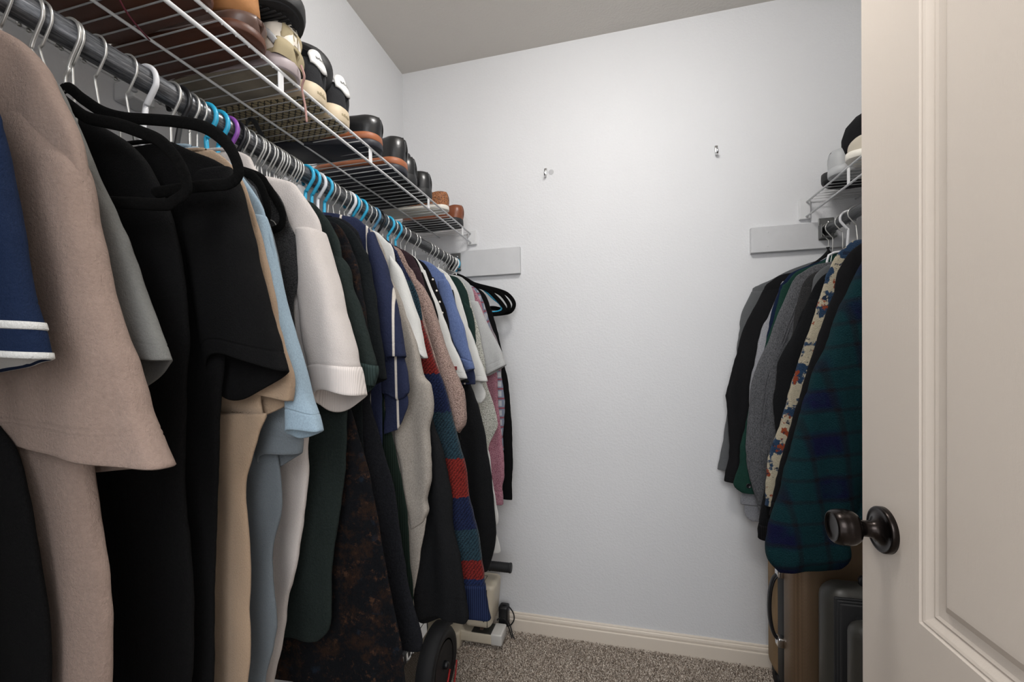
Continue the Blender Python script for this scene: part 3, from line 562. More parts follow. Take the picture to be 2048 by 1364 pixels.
GARMENTS = [
    ('polo_shirt', 'shirt', 'navy polo shirt with white striped sleeve rib, nearest on the left rod', 0.235, 1, [
        ('body', 'navy_pique', 0.235, 0.011, 0, [(-0.567, 1.552, -0.779, 1.552), (-0.701, 1.485, -0.645, 1.485), (-0.789, 1.431, -0.557, 1.431), (-0.838, 1.381, -0.508, 1.381), (-0.858, 1.345, -0.488, 1.345), (-0.846, 1.28, -0.5, 1.28), (-0.826, 1.15, -0.52, 1.15)], {'fold': 0.0032}),
        ('sleeve', 'navy_pique', 0.235, 0.02, 0.022, [(-0.596, 1.367, -0.496, 1.367), (-0.626, 1.333, -0.486, 1.333), (-0.645, 1.287, -0.475, 1.287), (-0.662, 1.238, -0.462, 1.238), (-0.662, 1.201, -0.452, 1.201), (-0.661, 1.178, -0.446, 1.178), (-0.661, 1.159, -0.441, 1.159)], {'stripes': 1, 'seams': [0.046]}),
    ]),
    ('shirt', 'shirt', 'black cloth added for the shaded polo body, low in front of the dusty brown shirt', 0.262, 1, [  # black cloth put where the polo's lower body lies in shade
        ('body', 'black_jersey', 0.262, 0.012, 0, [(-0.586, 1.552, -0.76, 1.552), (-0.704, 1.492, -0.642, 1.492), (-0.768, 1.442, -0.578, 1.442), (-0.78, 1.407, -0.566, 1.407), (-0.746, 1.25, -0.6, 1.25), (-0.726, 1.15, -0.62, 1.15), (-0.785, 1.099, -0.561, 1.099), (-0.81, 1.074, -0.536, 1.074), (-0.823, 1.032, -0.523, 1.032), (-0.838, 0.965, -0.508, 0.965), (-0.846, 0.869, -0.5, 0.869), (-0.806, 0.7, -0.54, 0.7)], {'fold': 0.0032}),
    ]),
    ('t_shirt', 'shirt', 'dusty brown short sleeved shirt with wide stitched sleeve hem', 0.292, 1, [
        ('body', 'brown_jersey', 0.292, 0.02, 0, [(-0.703, 1.51, -0.643, 1.51), (-0.748, 1.491, -0.598, 1.491), (-0.776, 1.475, -0.57, 1.475), (-0.807, 1.445, -0.539, 1.445), (-0.826, 1.413, -0.52, 1.413), (-0.848, 1.376, -0.498, 1.376), (-0.857, 1.345, -0.489, 1.345), (-0.871, 1.25, -0.475, 1.25), (-0.863, 1.12, -0.483, 1.12), (-0.855, 1.072, -0.491, 1.072), (-0.86, 1.024, -0.486, 1.024), (-0.868, 0.977, -0.478, 0.977), (-0.874, 0.93, -0.472, 0.93), (-0.873, 0.851, -0.473, 0.851), (-0.876, 0.7, -0.47, 0.7)], {'fold': 0.0032}),
        ('sleeve', 'brown_jersey', 0.292, 0.027, 0.03, [(-0.641, 1.4, -0.541, 1.4), (-0.662, 1.364, -0.512, 1.364), (-0.67, 1.336, -0.49, 1.336), (-0.671, 1.261, -0.471, 1.261), (-0.666, 1.204, -0.456, 1.204), (-0.66, 1.16, -0.44, 1.16), (-0.646, 1.104, -0.421, 1.104), (-0.638, 1.077, -0.408, 1.077), (-0.633, 1.06, -0.398, 1.06)], {'seams': [0.032, 0.038]}),
    ]),
    ('t_shirt', 'shirt', 'sage grey t-shirt, its sleeve hem folded back, just behind the brown one', 0.33, 1, [
        ('body', 'grey_jersey', 0.33, 0.011, 0, [(-0.717, 1.493, -0.629, 1.493), (-0.74, 1.475, -0.606, 1.475), (-0.763, 1.455, -0.583, 1.455), (-0.784, 1.419, -0.562, 1.419), (-0.801, 1.377, -0.545, 1.377), (-0.846, 1.28, -0.5, 1.28), (-0.846, 1.15, -0.5, 1.15), (-0.846, 1.12, -0.5, 1.12)], {'fold': 0.0032}),
        ('sleeve', 'grey_jersey', 0.33, 0.014, 0.04, [(-0.629, 1.428, -0.569, 1.428), (-0.649, 1.388, -0.549, 1.388), (-0.652, 1.349, -0.532, 1.349), (-0.637, 1.305, -0.507, 1.305), (-0.623, 1.248, -0.483, 1.248), (-0.604, 1.209, -0.464, 1.209), (-0.586, 1.178, -0.446, 1.178), (-0.58, 1.128, -0.435, 1.158)], {'seams': [0.028]}),
    ]),
    ('dress', 'dress', 'long black dress hanging under the velvet hangers', 0.395, 1, [
        ('body', 'black_jersey', 0.395, 0.014, 0, [(-0.699, 1.465, -0.647, 1.465), (-0.733, 1.446, -0.613, 1.446), (-0.767, 1.424, -0.579, 1.424), (-0.797, 1.393, -0.549, 1.393), (-0.819, 1.351, -0.527, 1.351), (-0.833, 1.302, -0.513, 1.302), (-0.846, 1.2, -0.5, 1.2), (-0.836, 1.0, -0.51, 1.0), (-0.844, 0.929, -0.502, 0.929), (-0.838, 0.768, -0.508, 0.768), (-0.796, 0.62, -0.55, 0.62)], {'fold': 0.0032}),
    ]),
    ('t_shirt', 'shirt', 'black t-shirt with an empty hanging sleeve, behind the big velvet hanger', 0.43, 1, [
        ('body', 'black_jersey', 0.43, 0.012, 0, [(-0.788, 1.442, -0.558, 1.442), (-0.82, 1.426, -0.526, 1.426), (-0.856, 1.41, -0.49, 1.41), (-0.88, 1.392, -0.466, 1.392), (-0.893, 1.365, -0.453, 1.365), (-0.876, 1.25, -0.47, 1.25), (-0.856, 1.1, -0.49, 1.1), (-0.852, 1.043, -0.494, 1.043), (-0.845, 0.979, -0.501, 0.979), (-0.838, 0.881, -0.508, 0.881), (-0.832, 0.74, -0.514, 0.74), (-0.816, 0.6, -0.53, 0.6)], {'fold': 0.0032}),
        ('sleeve', 'black_jersey', 0.43, 0.018, 0.045, [(-0.516, 1.398, -0.466, 1.398), (-0.539, 1.365, -0.449, 1.365), (-0.54, 1.311, -0.435, 1.311), (-0.529, 1.243, -0.419, 1.243), (-0.52, 1.19, -0.405, 1.19), (-0.511, 1.134, -0.391, 1.144)], {'seams': [0.03]}),
    ]),
    ('shirt', 'shirt', 'cream and tan shirt, its sleeve cuff curled open below the black sleeve', 0.468, 1, [
        ('body', 'cream_cotton', 0.468, 0.01, 0, [(-0.809, 1.447, -0.537, 1.447), (-0.834, 1.429, -0.512, 1.429), (-0.858, 1.399, -0.488, 1.399), (-0.873, 1.365, -0.473, 1.365), (-0.884, 1.324, -0.462, 1.324), (-0.886, 1.25, -0.46, 1.25), (-0.881, 1.1, -0.465, 1.1), (-0.89, 1.085, -0.456, 1.085), (-0.874, 1.051, -0.472, 1.051), (-0.851, 0.986, -0.495, 0.986), (-0.856, 0.901, -0.49, 0.901), (-0.855, 0.833, -0.491, 0.833), (-0.85, 0.72, -0.496, 0.72), (-0.826, 0.6, -0.52, 0.6)], {'fold': 0.0032}),
        ('sleeve', 'cream_cotton', 0.468, 0.014, 0.03, [(-0.521, 1.352, -0.471, 1.352), (-0.54, 1.318, -0.46, 1.318), (-0.54, 1.264, -0.45, 1.264), (-0.538, 1.21, -0.438, 1.21), (-0.525, 1.164, -0.425, 1.164), (-0.516, 1.131, -0.416, 1.131), (-0.518, 1.094, -0.418, 1.104)], {'seams': [0.02]}),
    ]),
    ('shirt', 'shirt', 'light blue faded cotton shirt with a narrow sleeve', 0.492, 1, [
        ('body', 'light_blue', 0.492, 0.01, 0, [(-0.754, 1.471, -0.592, 1.471), (-0.794, 1.452, -0.552, 1.452), (-0.816, 1.437, -0.53, 1.437), (-0.839, 1.411, -0.507, 1.411), (-0.858, 1.382, -0.488, 1.382), (-0.87, 1.355, -0.476, 1.355), (-0.886, 1.28, -0.46, 1.28), (-0.876, 1.15, -0.47, 1.15), (-0.866, 1.11, -0.48, 1.11)], {'fold': 0.0032}),
        ('sleeve', 'light_blue', 0.492, 0.016, 0.012, [(-0.497, 1.362, -0.476, 1.359), (-0.49, 1.313, -0.465, 1.314), (-0.479, 1.263, -0.452, 1.261), (-0.461, 1.199, -0.431, 1.185), (-0.446, 1.13, -0.411, 1.112), (-0.442, 1.081, -0.399, 1.078), (-0.444, 1.055, -0.393, 1.06)], {'seams': [0.03]}),
    ]),
    ('t_shirt', 'shirt', 'slate grey t-shirt with its hem and sleeve hanging below the light blue sleeve', 0.515, 1, [
        ('body', 'slate_jersey', 0.515, 0.01, 0, [(-0.768, 1.462, -0.578, 1.462), (-0.796, 1.446, -0.55, 1.446), (-0.819, 1.421, -0.527, 1.421), (-0.835, 1.397, -0.511, 1.397), (-0.876, 1.28, -0.47, 1.28), (-0.871, 1.15, -0.475, 1.15), (-0.847, 1.048, -0.499, 1.048), (-0.857, 1.026, -0.489, 1.026), (-0.865, 0.997, -0.481, 0.997), (-0.868, 0.964, -0.478, 0.964), (-0.864, 0.93, -0.482, 0.93), (-0.847, 0.87, -0.499, 0.87), (-0.851, 0.777, -0.495, 0.777), (-0.843, 0.727, -0.503, 0.727), (-0.829, 0.676, -0.517, 0.676), (-0.846, 0.6, -0.5, 0.6)], {'fold': 0.0032}),
        ('sleeve', 'slate_jersey', 0.512, 0.013, 0.02, [(-0.546, 1.129, -0.476, 1.129), (-0.55, 1.1, -0.47, 1.1), (-0.54, 1.071, -0.46, 1.071), (-0.522, 1.051, -0.442, 1.051), (-0.519, 1.004, -0.444, 1.024)], {'seams': [0.028], 'noext': 1}),
    ]),
    ('sweater', 'sweater', 'charcoal open knit sweater behind two velvet hanger ends', 0.562, 1, [
        ('body', 'charcoal_knit', 0.562, 0.009, 0, [(-0.755, 1.467, -0.591, 1.467), (-0.789, 1.45, -0.557, 1.45), (-0.818, 1.43, -0.528, 1.43), (-0.836, 1.406, -0.51, 1.406), (-0.845, 1.378, -0.501, 1.378), (-0.876, 1.3, -0.47, 1.3), (-0.852, 1.252, -0.494, 1.252), (-0.855, 1.197, -0.491, 1.197), (-0.856, 1.12, -0.49, 1.12)], {'fold': 0.0032}),
    ]),
    ('sweatshirt', 'sweatshirt', 'white sweatshirt with ribbed cuff, its collar up against the rod', 0.585, 1, [
        ('body', 'white_fleece', 0.585, 0.016, 0, [(-0.73, 1.511, -0.616, 1.511), (-0.751, 1.5, -0.595, 1.5), (-0.76, 1.482, -0.586, 1.482), (-0.776, 1.466, -0.57, 1.466), (-0.808, 1.456, -0.538, 1.456), (-0.837, 1.446, -0.509, 1.446), (-0.85, 1.431, -0.496, 1.431), (-0.866, 1.408, -0.48, 1.408), (-0.884, 1.37, -0.462, 1.37), (-0.881, 1.3, -0.465, 1.3), (-0.871, 1.15, -0.475, 1.15), (-0.856, 1.036, -0.49, 1.036), (-0.851, 0.962, -0.495, 0.962), (-0.834, 0.853, -0.512, 0.853), (-0.821, 0.794, -0.525, 0.794), (-0.807, 0.758, -0.539, 0.758), (-0.79, 0.672, -0.556, 0.672), (-0.773, 0.614, -0.573, 0.614), (-0.776, 0.6, -0.57, 0.6)], {'fold': 0.0032}),
        ('sleeve', 'white_fleece', 0.585, 0.03, 0.03, [(-0.495, 1.365, -0.459, 1.364), (-0.494, 1.336, -0.446, 1.321), (-0.495, 1.28, -0.431, 1.274), (-0.492, 1.215, -0.418, 1.228), (-0.487, 1.174, -0.405, 1.186), (-0.483, 1.145, -0.396, 1.153), (-0.478, 1.124, -0.39, 1.124), (-0.473, 1.088, -0.387, 1.102)], {'cuff': 0.045, 'cuffmat': 'white_rib'}),
    ]),
    ('sweatshirt', 'sweatshirt', 'dark green sweatshirt with a turned ribbed cuff beside the white one', 0.635, 1, [
        ('body', 'dark_green', 0.635, 0.013600000000000001, 0, [(-0.796, 1.454, -0.55, 1.454), (-0.817, 1.44, -0.529, 1.44), (-0.835, 1.431, -0.511, 1.431), (-0.853, 1.411, -0.493, 1.411), (-0.869, 1.388, -0.477, 1.388), (-0.888, 1.349, -0.458, 1.349), (-0.891, 1.28, -0.455, 1.28), (-0.886, 1.15, -0.46, 1.15), (-0.892, 1.063, -0.454, 1.063), (-0.884, 0.965, -0.462, 0.965), (-0.868, 0.87, -0.478, 0.87), (-0.856, 0.791, -0.49, 0.791), (-0.853, 0.701, -0.493, 0.701), (-0.844, 0.677, -0.502, 0.677), (-0.826, 0.662, -0.52, 0.662)], {'fold': 0.0032}),
        ('sleeve', 'dark_green', 0.635, 0.0144, 0.03, [(-0.549, 1.361, -0.489, 1.361), (-0.522, 1.321, -0.447, 1.321), (-0.518, 1.286, -0.438, 1.286), (-0.504, 1.248, -0.424, 1.248), (-0.491, 1.201, -0.411, 1.201), (-0.48, 1.161, -0.4, 1.161), (-0.468, 1.138, -0.393, 1.138), (-0.471, 1.104, -0.401, 1.114)], {'cuff': 0.04, 'cuffmat': 'dark_green_rib'}),
    ]),
    ('cardigan', 'cardigan', 'dark hairy cardigan with rust brown floral pattern', 0.672, 1, [
        ('body', 'floral_dark', 0.672, 0.011200000000000002, 0, [(-0.833, 1.413, -0.513, 1.413), (-0.849, 1.408, -0.497, 1.408), (-0.864, 1.394, -0.482, 1.394), (-0.879, 1.367, -0.467, 1.367), (-0.89, 1.333, -0.456, 1.333), (-0.891, 1.28, -0.455, 1.28), (-0.873, 1.112, -0.473, 1.112), (-0.88, 1.058, -0.466, 1.058), (-0.892, 1.013, -0.454, 1.013), (-0.9, 0.947, -0.437, 0.947), (-0.9, 0.852, -0.42, 0.852), (-0.9, 0.782, -0.407, 0.782), (-0.9, 0.697, -0.39, 0.697), (-0.9, 0.633, -0.376, 0.633), (-0.9, 0.551, -0.372, 0.551)], {'fold': 0.0032}),
        ('sleeve', 'floral_dark', 0.672, 0.011200000000000002, 0.0, [(-0.517, 1.365, -0.467, 1.365), (-0.511, 1.326, -0.451, 1.326), (-0.506, 1.301, -0.446, 1.301), (-0.5, 1.265, -0.44, 1.265), (-0.495, 1.229, -0.435, 1.229), (-0.489, 1.175, -0.429, 1.175)], {}),
    ]),
    ('jacket', 'jacket', 'blackish green sweatshirt jacket next to the navy striped shirt', 0.705, 1, [
        ('body', 'black_green', 0.705, 0.009600000000000001, 0, [(-0.808, 1.433, -0.538, 1.433), (-0.83, 1.427, -0.516, 1.427), (-0.86, 1.405, -0.486, 1.405), (-0.882, 1.372, -0.464, 1.372), (-0.896, 1.342, -0.45, 1.342), (-0.871, 1.28, -0.475, 1.28), (-0.876, 1.15, -0.47, 1.15), (-0.876, 0.72, -0.47, 0.72), (-0.876, 0.7, -0.47, 0.7)], {'fold': 0.0032}),
        ('sleeve', 'black_green', 0.705, 0.013600000000000001, 0.02, [(-0.51, 1.359, -0.46, 1.359), (-0.513, 1.338, -0.448, 1.338), (-0.513, 1.301, -0.443, 1.301), (-0.506, 1.26, -0.436, 1.26), (-0.499, 1.189, -0.429, 1.189), (-0.492, 1.138, -0.422, 1.138), (-0.49, 1.117, -0.42, 1.122)], {'seams': [0.03]}),
    ]),
    ('sweater', 'sweater', 'black fuzzy wool sweater hanging low behind the floral cardigan', 0.735, 1, [
        ('body', 'black_wool', 0.735, 0.011200000000000002, 0, [(-0.805, 1.443, -0.541, 1.443), (-0.825, 1.435, -0.521, 1.435), (-0.845, 1.419, -0.501, 1.419), (-0.86, 1.395, -0.486, 1.395), (-0.886, 1.28, -0.46, 1.28), (-0.896, 1.15, -0.45, 1.15), (-0.875, 1.089, -0.471, 1.089), (-0.89, 1.02, -0.456, 1.02), (-0.9, 0.962, -0.441, 0.962), (-0.9, 0.911, -0.426, 0.911), (-0.9, 0.818, -0.412, 0.818), (-0.9, 0.729, -0.397, 0.729), (-0.9, 0.67, -0.382, 0.67), (-0.9, 0.626, -0.37, 0.626), (-0.9, 0.599, -0.373, 0.599)], {'fold': 0.0032}),
    ]),
    ('polo_shirt', 'shirt', 'navy shirt with thin white pin stripes and wide short sleeve', 0.765, 1, [
        ('body', 'navy_stripe', 0.765, 0.0088, 0, [(-0.744, 1.469, -0.602, 1.469), (-0.779, 1.463, -0.567, 1.463), (-0.81, 1.454, -0.536, 1.454), (-0.831, 1.449, -0.515, 1.449), (-0.848, 1.433, -0.498, 1.433), (-0.863, 1.413, -0.483, 1.413), (-0.876, 1.28, -0.47, 1.28), (-0.881, 1.15, -0.465, 1.15), (-0.881, 0.97, -0.465, 0.97), (-0.881, 0.95, -0.465, 0.95)], {'fold': 0.0032}),
        ('sleeve', 'navy_stripe', 0.765, 0.0176, 0.01, [(-0.493, 1.412, -0.476, 1.416), (-0.488, 1.381, -0.468, 1.392), (-0.482, 1.345, -0.452, 1.355), (-0.478, 1.31, -0.441, 1.313), (-0.472, 1.259, -0.427, 1.255), (-0.462, 1.198, -0.418, 1.2), (-0.454, 1.155, -0.411, 1.165)], {'seams': [0.03]}),
        ('sleeve', 'navy_stripe', 0.776, 0.011200000000000002, 0.0, [(-0.483, 1.187, -0.428, 1.187), (-0.476, 1.142, -0.416, 1.142), (-0.47, 1.091, -0.41, 1.091), (-0.466, 1.096, -0.431, 1.076)], {}),
        ('sleeve', 'navy_stripe', 0.782, 0.0064, 0.0, [(-0.483, 1.137, -0.433, 1.137), (-0.467, 1.075, -0.417, 1.075), (-0.471, 1.02, -0.426, 1.04), (-0.471, 1.005, -0.441, 1.015)], {}),
    ]),
    ('cardigan', 'cardigan', 'dark green rib knit cardigan hanging as a narrow ribbed edge', 0.8, 1, [
        ('body', 'green_rib', 0.8, 0.008, 0, [(-0.797, 1.459, -0.549, 1.459), (-0.818, 1.449, -0.528, 1.449), (-0.837, 1.429, -0.509, 1.429), (-0.85, 1.401, -0.496, 1.401), (-0.891, 1.28, -0.455, 1.28), (-0.896, 1.15, -0.45, 1.15), (-0.865, 1.073, -0.481, 1.073), (-0.881, 1.009, -0.465, 1.009), (-0.896, 0.932, -0.45, 0.932), (-0.9, 0.846, -0.435, 0.846), (-0.9, 0.718, -0.427, 0.718), (-0.9, 0.654, -0.421, 0.654), (-0.9, 0.638, -0.427, 0.638)], {'fold': 0.0032}),
    ]),
    ('sweatshirt', 'sweatshirt', 'heather grey sweatshirt with a crumpled long sleeve', 0.828, 1, [
        ('body', 'heather_fleece', 0.828, 0.011200000000000002, 0, [(-0.797, 1.458, -0.549, 1.458), (-0.824, 1.445, -0.522, 1.445), (-0.843, 1.422, -0.503, 1.422), (-0.859, 1.386, -0.487, 1.386), (-0.87, 1.335, -0.476, 1.335), (-0.896, 1.25, -0.45, 1.25), (-0.9, 1.1, -0.44, 1.1), (-0.9, 0.856, -0.405, 0.856), (-0.9, 0.791, -0.408, 0.791), (-0.9, 0.747, -0.416, 0.747), (-0.9, 0.687, -0.427, 0.687), (-0.9, 0.641, -0.437, 0.641)], {'fold': 0.0032}),
        ('sleeve', 'heather_fleece', 0.828, 0.016, 0.0, [(-0.505, 1.349, -0.476, 1.335), (-0.493, 1.3, -0.46, 1.3), (-0.483, 1.245, -0.439, 1.25), (-0.474, 1.179, -0.418, 1.184), (-0.47, 1.136, -0.402, 1.125), (-0.469, 1.103, -0.386, 1.103), (-0.47, 1.071, -0.382, 1.069), (-0.472, 1.038, -0.383, 1.044), (-0.473, 1.003, -0.389, 1.018), (-0.469, 0.972, -0.39, 0.975), (-0.459, 0.929, -0.387, 0.928), (-0.456, 0.891, -0.39, 0.895), (-0.45, 0.853, -0.401, 0.857), (-0.443, 0.821, -0.397, 0.833), (-0.439, 0.791, -0.406, 0.813)], {'fold': 0.005, 'seams': []}),
    ]),
    ('t_shirt', 'shirt', 'white t-shirt with plain short sleeve in front of the striped knit', 0.852, 1, [
        ('body', 'white_cotton', 0.852, 0.0088, 0, [(-0.787, 1.463, -0.559, 1.463), (-0.807, 1.453, -0.539, 1.453), (-0.827, 1.444, -0.519, 1.444), (-0.847, 1.424, -0.499, 1.424), (-0.865, 1.399, -0.481, 1.399), (-0.871, 1.28, -0.475, 1.28), (-0.876, 1.15, -0.47, 1.15), (-0.876, 1.0, -0.47, 1.0), (-0.876, 0.98, -0.47, 0.98)], {'fold': 0.0032}),
        ('sleeve', 'white_cotton', 0.852, 0.016, 0.012, [(-0.491, 1.392, -0.463, 1.356), (-0.491, 1.348, -0.447, 1.315), (-0.48, 1.308, -0.435, 1.276), (-0.465, 1.257, -0.422, 1.234), (-0.446, 1.212, -0.414, 1.19), (-0.432, 1.173, -0.407, 1.161)], {}),
    ]),
    ('sweatshirt', 'sweatshirt', 'black sweatshirt with long sleeve reaching down to the scooter', 0.874, 1, [
        ('body', 'black_fleece', 0.874, 0.009600000000000001, 0, [(-0.799, 1.456, -0.547, 1.456), (-0.82, 1.446, -0.526, 1.446), (-0.84, 1.426, -0.506, 1.426), (-0.855, 1.397, -0.491, 1.397), (-0.881, 1.28, -0.465, 1.28), (-0.886, 1.15, -0.46, 1.15), (-0.886, 0.77, -0.46, 0.77), (-0.886, 0.75, -0.46, 0.75)], {'fold': 0.0032}),
        ('sleeve', 'black_fleece', 0.874, 0.0176, 0.018, [(-0.544, 1.18, -0.464, 1.18), (-0.532, 1.078, -0.432, 1.078), (-0.502, 1.011, -0.402, 1.011), (-0.487, 0.933, -0.377, 0.933), (-0.477, 0.883, -0.367, 0.883), (-0.468, 0.792, -0.358, 0.792), (-0.461, 0.696, -0.341, 0.696), (-0.457, 0.641, -0.332, 0.641), (-0.455, 0.603, -0.325, 0.593), (-0.451, 0.566, -0.331, 0.576)], {'seams': [0.06], 'fold': 0.009}),
    ]),
    ('sweater', 'sweater', 'wool sweater with navy, teal and red knitted bands', 0.92, 1, [
        ('body', 'band_knit', 0.92, 0.0104, 0, [(-0.779, 1.462, -0.567, 1.462), (-0.803, 1.452, -0.543, 1.452), (-0.818, 1.44, -0.528, 1.44), (-0.832, 1.421, -0.514, 1.421), (-0.847, 1.393, -0.499, 1.393), (-0.896, 1.28, -0.45, 1.28), (-0.896, 1.15, -0.45, 1.15), (-0.896, 0.77, -0.45, 0.77), (-0.896, 0.75, -0.45, 0.75)], {'fold': 0.0032}),
        ('sleeve', 'band_knit', 0.92, 0.016, 0.004, [(-0.558, 1.422, -0.513, 1.422), (-0.533, 1.345, -0.483, 1.345), (-0.52, 1.284, -0.46, 1.284), (-0.511, 1.241, -0.446, 1.241), (-0.495, 1.174, -0.425, 1.174), (-0.483, 1.125, -0.408, 1.125), (-0.471, 1.074, -0.391, 1.074), (-0.46, 1.023, -0.375, 1.023), (-0.446, 0.965, -0.361, 0.965), (-0.432, 0.913, -0.347, 0.913), (-0.425, 0.869, -0.34, 0.869), (-0.42, 0.831, -0.335, 0.831), (-0.41, 0.785, -0.325, 0.785), (-0.396, 0.734, -0.313, 0.734), (-0.387, 0.678, -0.307, 0.678), (-0.379, 0.634, -0.304, 0.634), (-0.369, 0.597, -0.299, 0.597), (-0.36, 0.556, -0.292, 0.56)], {'cuff': 0.078, 'cuffmat': 'blue_rib'}),
    ]),
    ('cardigan', 'cardigan', 'taupe boucle cardigan with a thick short turned sleeve', 0.965, 1, [
        ('body', 'boucle', 0.965, 0.009600000000000001, 0, [(-0.783, 1.454, -0.563, 1.454), (-0.813, 1.439, -0.533, 1.439), (-0.826, 1.424, -0.52, 1.424), (-0.841, 1.393, -0.505, 1.393), (-0.862, 1.362, -0.484, 1.362), (-0.891, 1.25, -0.455, 1.25), (-0.891, 1.0, -0.455, 1.0), (-0.891, 0.95, -0.455, 0.95)], {'fold': 0.0032}),
        ('sleeve', 'boucle', 0.965, 0.0176, 0.01, [(-0.502, 1.376, -0.464, 1.336), (-0.494, 1.332, -0.446, 1.3), (-0.479, 1.282, -0.43, 1.255), (-0.461, 1.232, -0.405, 1.179), (-0.436, 1.157, -0.39, 1.144), (-0.422, 1.108, -0.375, 1.105), (-0.413, 1.071, -0.364, 1.075), (-0.403, 1.031, -0.358, 1.03), (-0.396, 1.016, -0.36, 1.0), (-0.386, 0.983, -0.374, 0.985)], {}),
        ('front_panel', 'boucle', 0.945, 0.009600000000000001, 0.0, [(-0.555, 1.373, -0.515, 1.373), (-0.524, 1.316, -0.479, 1.316), (-0.499, 1.254, -0.454, 1.254), (-0.476, 1.181, -0.431, 1.181), (-0.457, 1.108, -0.412, 1.108), (-0.437, 1.046, -0.397, 1.046)], {}),
    ]),
    ('sweater', 'sweater', 'maroon brown sweater peeking behind the boucle cardigan', 1.01, 1, [
        ('body', 'maroon', 1.01, 0.008, 0, [(-0.782, 1.46, -0.564, 1.46), (-0.798, 1.449, -0.548, 1.449), (-0.822, 1.435, -0.524, 1.435), (-0.841, 1.408, -0.505, 1.408), (-0.853, 1.371, -0.493, 1.371), (-0.871, 1.28, -0.475, 1.28), (-0.876, 1.15, -0.47, 1.15), (-0.876, 0.92, -0.47, 0.92), (-0.876, 0.9, -0.47, 0.9)], {'fold': 0.0032}),
        ('sleeve', 'maroon', 1.01, 0.0104, 0.0, [(-0.549, 1.398, -0.499, 1.398), (-0.546, 1.359, -0.486, 1.359), (-0.533, 1.3, -0.473, 1.3), (-0.515, 1.209, -0.455, 1.209)], {}),
    ]),
    ('shirt', 'shirt', 'black shirt between the maroon sweater and the white labelled shirt', 1.045, 1, [
        ('body', 'black_jersey', 1.045, 0.008, 0, [(-0.786, 1.457, -0.56, 1.457), (-0.807, 1.443, -0.539, 1.443), (-0.824, 1.426, -0.522, 1.426), (-0.842, 1.378, -0.504, 1.378), (-0.881, 1.28, -0.465, 1.28), (-0.886, 1.15, -0.46, 1.15), (-0.886, 0.74, -0.46, 0.74), (-0.886, 0.72, -0.46, 0.72)], {'fold': 0.0032}),
        ('sleeve', 'black_jersey', 1.045, 0.009600000000000001, 0.0, [(-0.556, 1.393, -0.506, 1.393), (-0.544, 1.335, -0.484, 1.335), (-0.532, 1.297, -0.472, 1.297), (-0.524, 1.264, -0.464, 1.264), (-0.501, 1.184, -0.441, 1.184), (-0.495, 1.104, -0.425, 1.104), (-0.481, 1.024, -0.411, 1.024), (-0.474, 0.945, -0.404, 0.945)], {}),
    ]),
    ('shirt', 'shirt', 'white shirt with a small dark red sleeve label', 1.085, 1, [
        ('body', 'white_cotton', 1.085, 0.0088, 0, [(-0.78, 1.459, -0.566, 1.459), (-0.804, 1.441, -0.542, 1.441), (-0.828, 1.404, -0.518, 1.404), (-0.842, 1.366, -0.504, 1.366), (-0.876, 1.28, -0.47, 1.28), (-0.881, 1.15, -0.465, 1.15), (-0.881, 0.97, -0.465, 0.97), (-0.881, 0.95, -0.465, 0.95)], {'fold': 0.0032}),
        ('sleeve', 'white_cotton', 1.085, 0.0144, 0.012, [(-0.568, 1.408, -0.518, 1.408), (-0.561, 1.362, -0.501, 1.362), (-0.555, 1.323, -0.485, 1.323), (-0.536, 1.263, -0.461, 1.263), (-0.519, 1.201, -0.439, 1.201), (-0.504, 1.168, -0.424, 1.168), (-0.492, 1.135, -0.412, 1.135), (-0.476, 1.101, -0.401, 1.107)], {'label': 1}),
    ]),
    ('blouse', 'blouse', 'black blouse edged with small pearl beads', 1.125, 1, [
        ('body', 'black_jersey', 1.125, 0.008, 0, [(-0.778, 1.456, -0.568, 1.456), (-0.806, 1.438, -0.54, 1.438), (-0.821, 1.417, -0.525, 1.417), (-0.836, 1.387, -0.51, 1.387), (-0.876, 1.28, -0.47, 1.28), (-0.881, 1.15, -0.465, 1.15), (-0.881, 0.94, -0.465, 0.94), (-0.881, 0.92, -0.465, 0.92)], {'fold': 0.0032}),
        ('sleeve', 'black_jersey', 1.125, 0.011200000000000002, 0.0, [(-0.555, 1.395, -0.51, 1.395), (-0.543, 1.344, -0.493, 1.344), (-0.534, 1.289, -0.479, 1.289), (-0.526, 1.243, -0.466, 1.243), (-0.509, 1.185, -0.449, 1.185), (-0.486, 1.128, -0.426, 1.128), (-0.462, 1.094, -0.407, 1.094)], {'pearls': 1}),
    ]),
    ('denim_shirt', 'shirt', 'light blue denim shirt with stitched sleeve cuff', 1.165, 1, [
        ('body', 'denim_light', 1.165, 0.009600000000000001, 0, [(-0.768, 1.46, -0.578, 1.46), (-0.792, 1.454, -0.554, 1.454), (-0.816, 1.442, -0.53, 1.442), (-0.838, 1.42, -0.508, 1.42), (-0.855, 1.399, -0.491, 1.399), (-0.881, 1.28, -0.465, 1.28), (-0.886, 1.15, -0.46, 1.15), (-0.886, 0.97, -0.46, 0.97), (-0.886, 0.95, -0.46, 0.95)], {'fold': 0.0032}),
        ('sleeve', 'denim_light', 1.165, 0.0152, 0.006, [(-0.515, 1.395, -0.488, 1.396), (-0.512, 1.358, -0.476, 1.375), (-0.505, 1.321, -0.461, 1.324), (-0.495, 1.269, -0.44, 1.262), (-0.477, 1.216, -0.424, 1.203), (-0.457, 1.182, -0.414, 1.167), (-0.445, 1.151, -0.408, 1.146), (-0.433, 1.122, -0.405, 1.132)], {'cuff': 0.032, 'cuffmat': 'denim_light'}),
        ('sleeve', 'navy_stripe', 1.176, 0.0064, 0.0, [(-0.48, 1.186, -0.43, 1.186), (-0.458, 1.115, -0.408, 1.115), (-0.452, 1.086, -0.407, 1.086)], {}),
    ]),
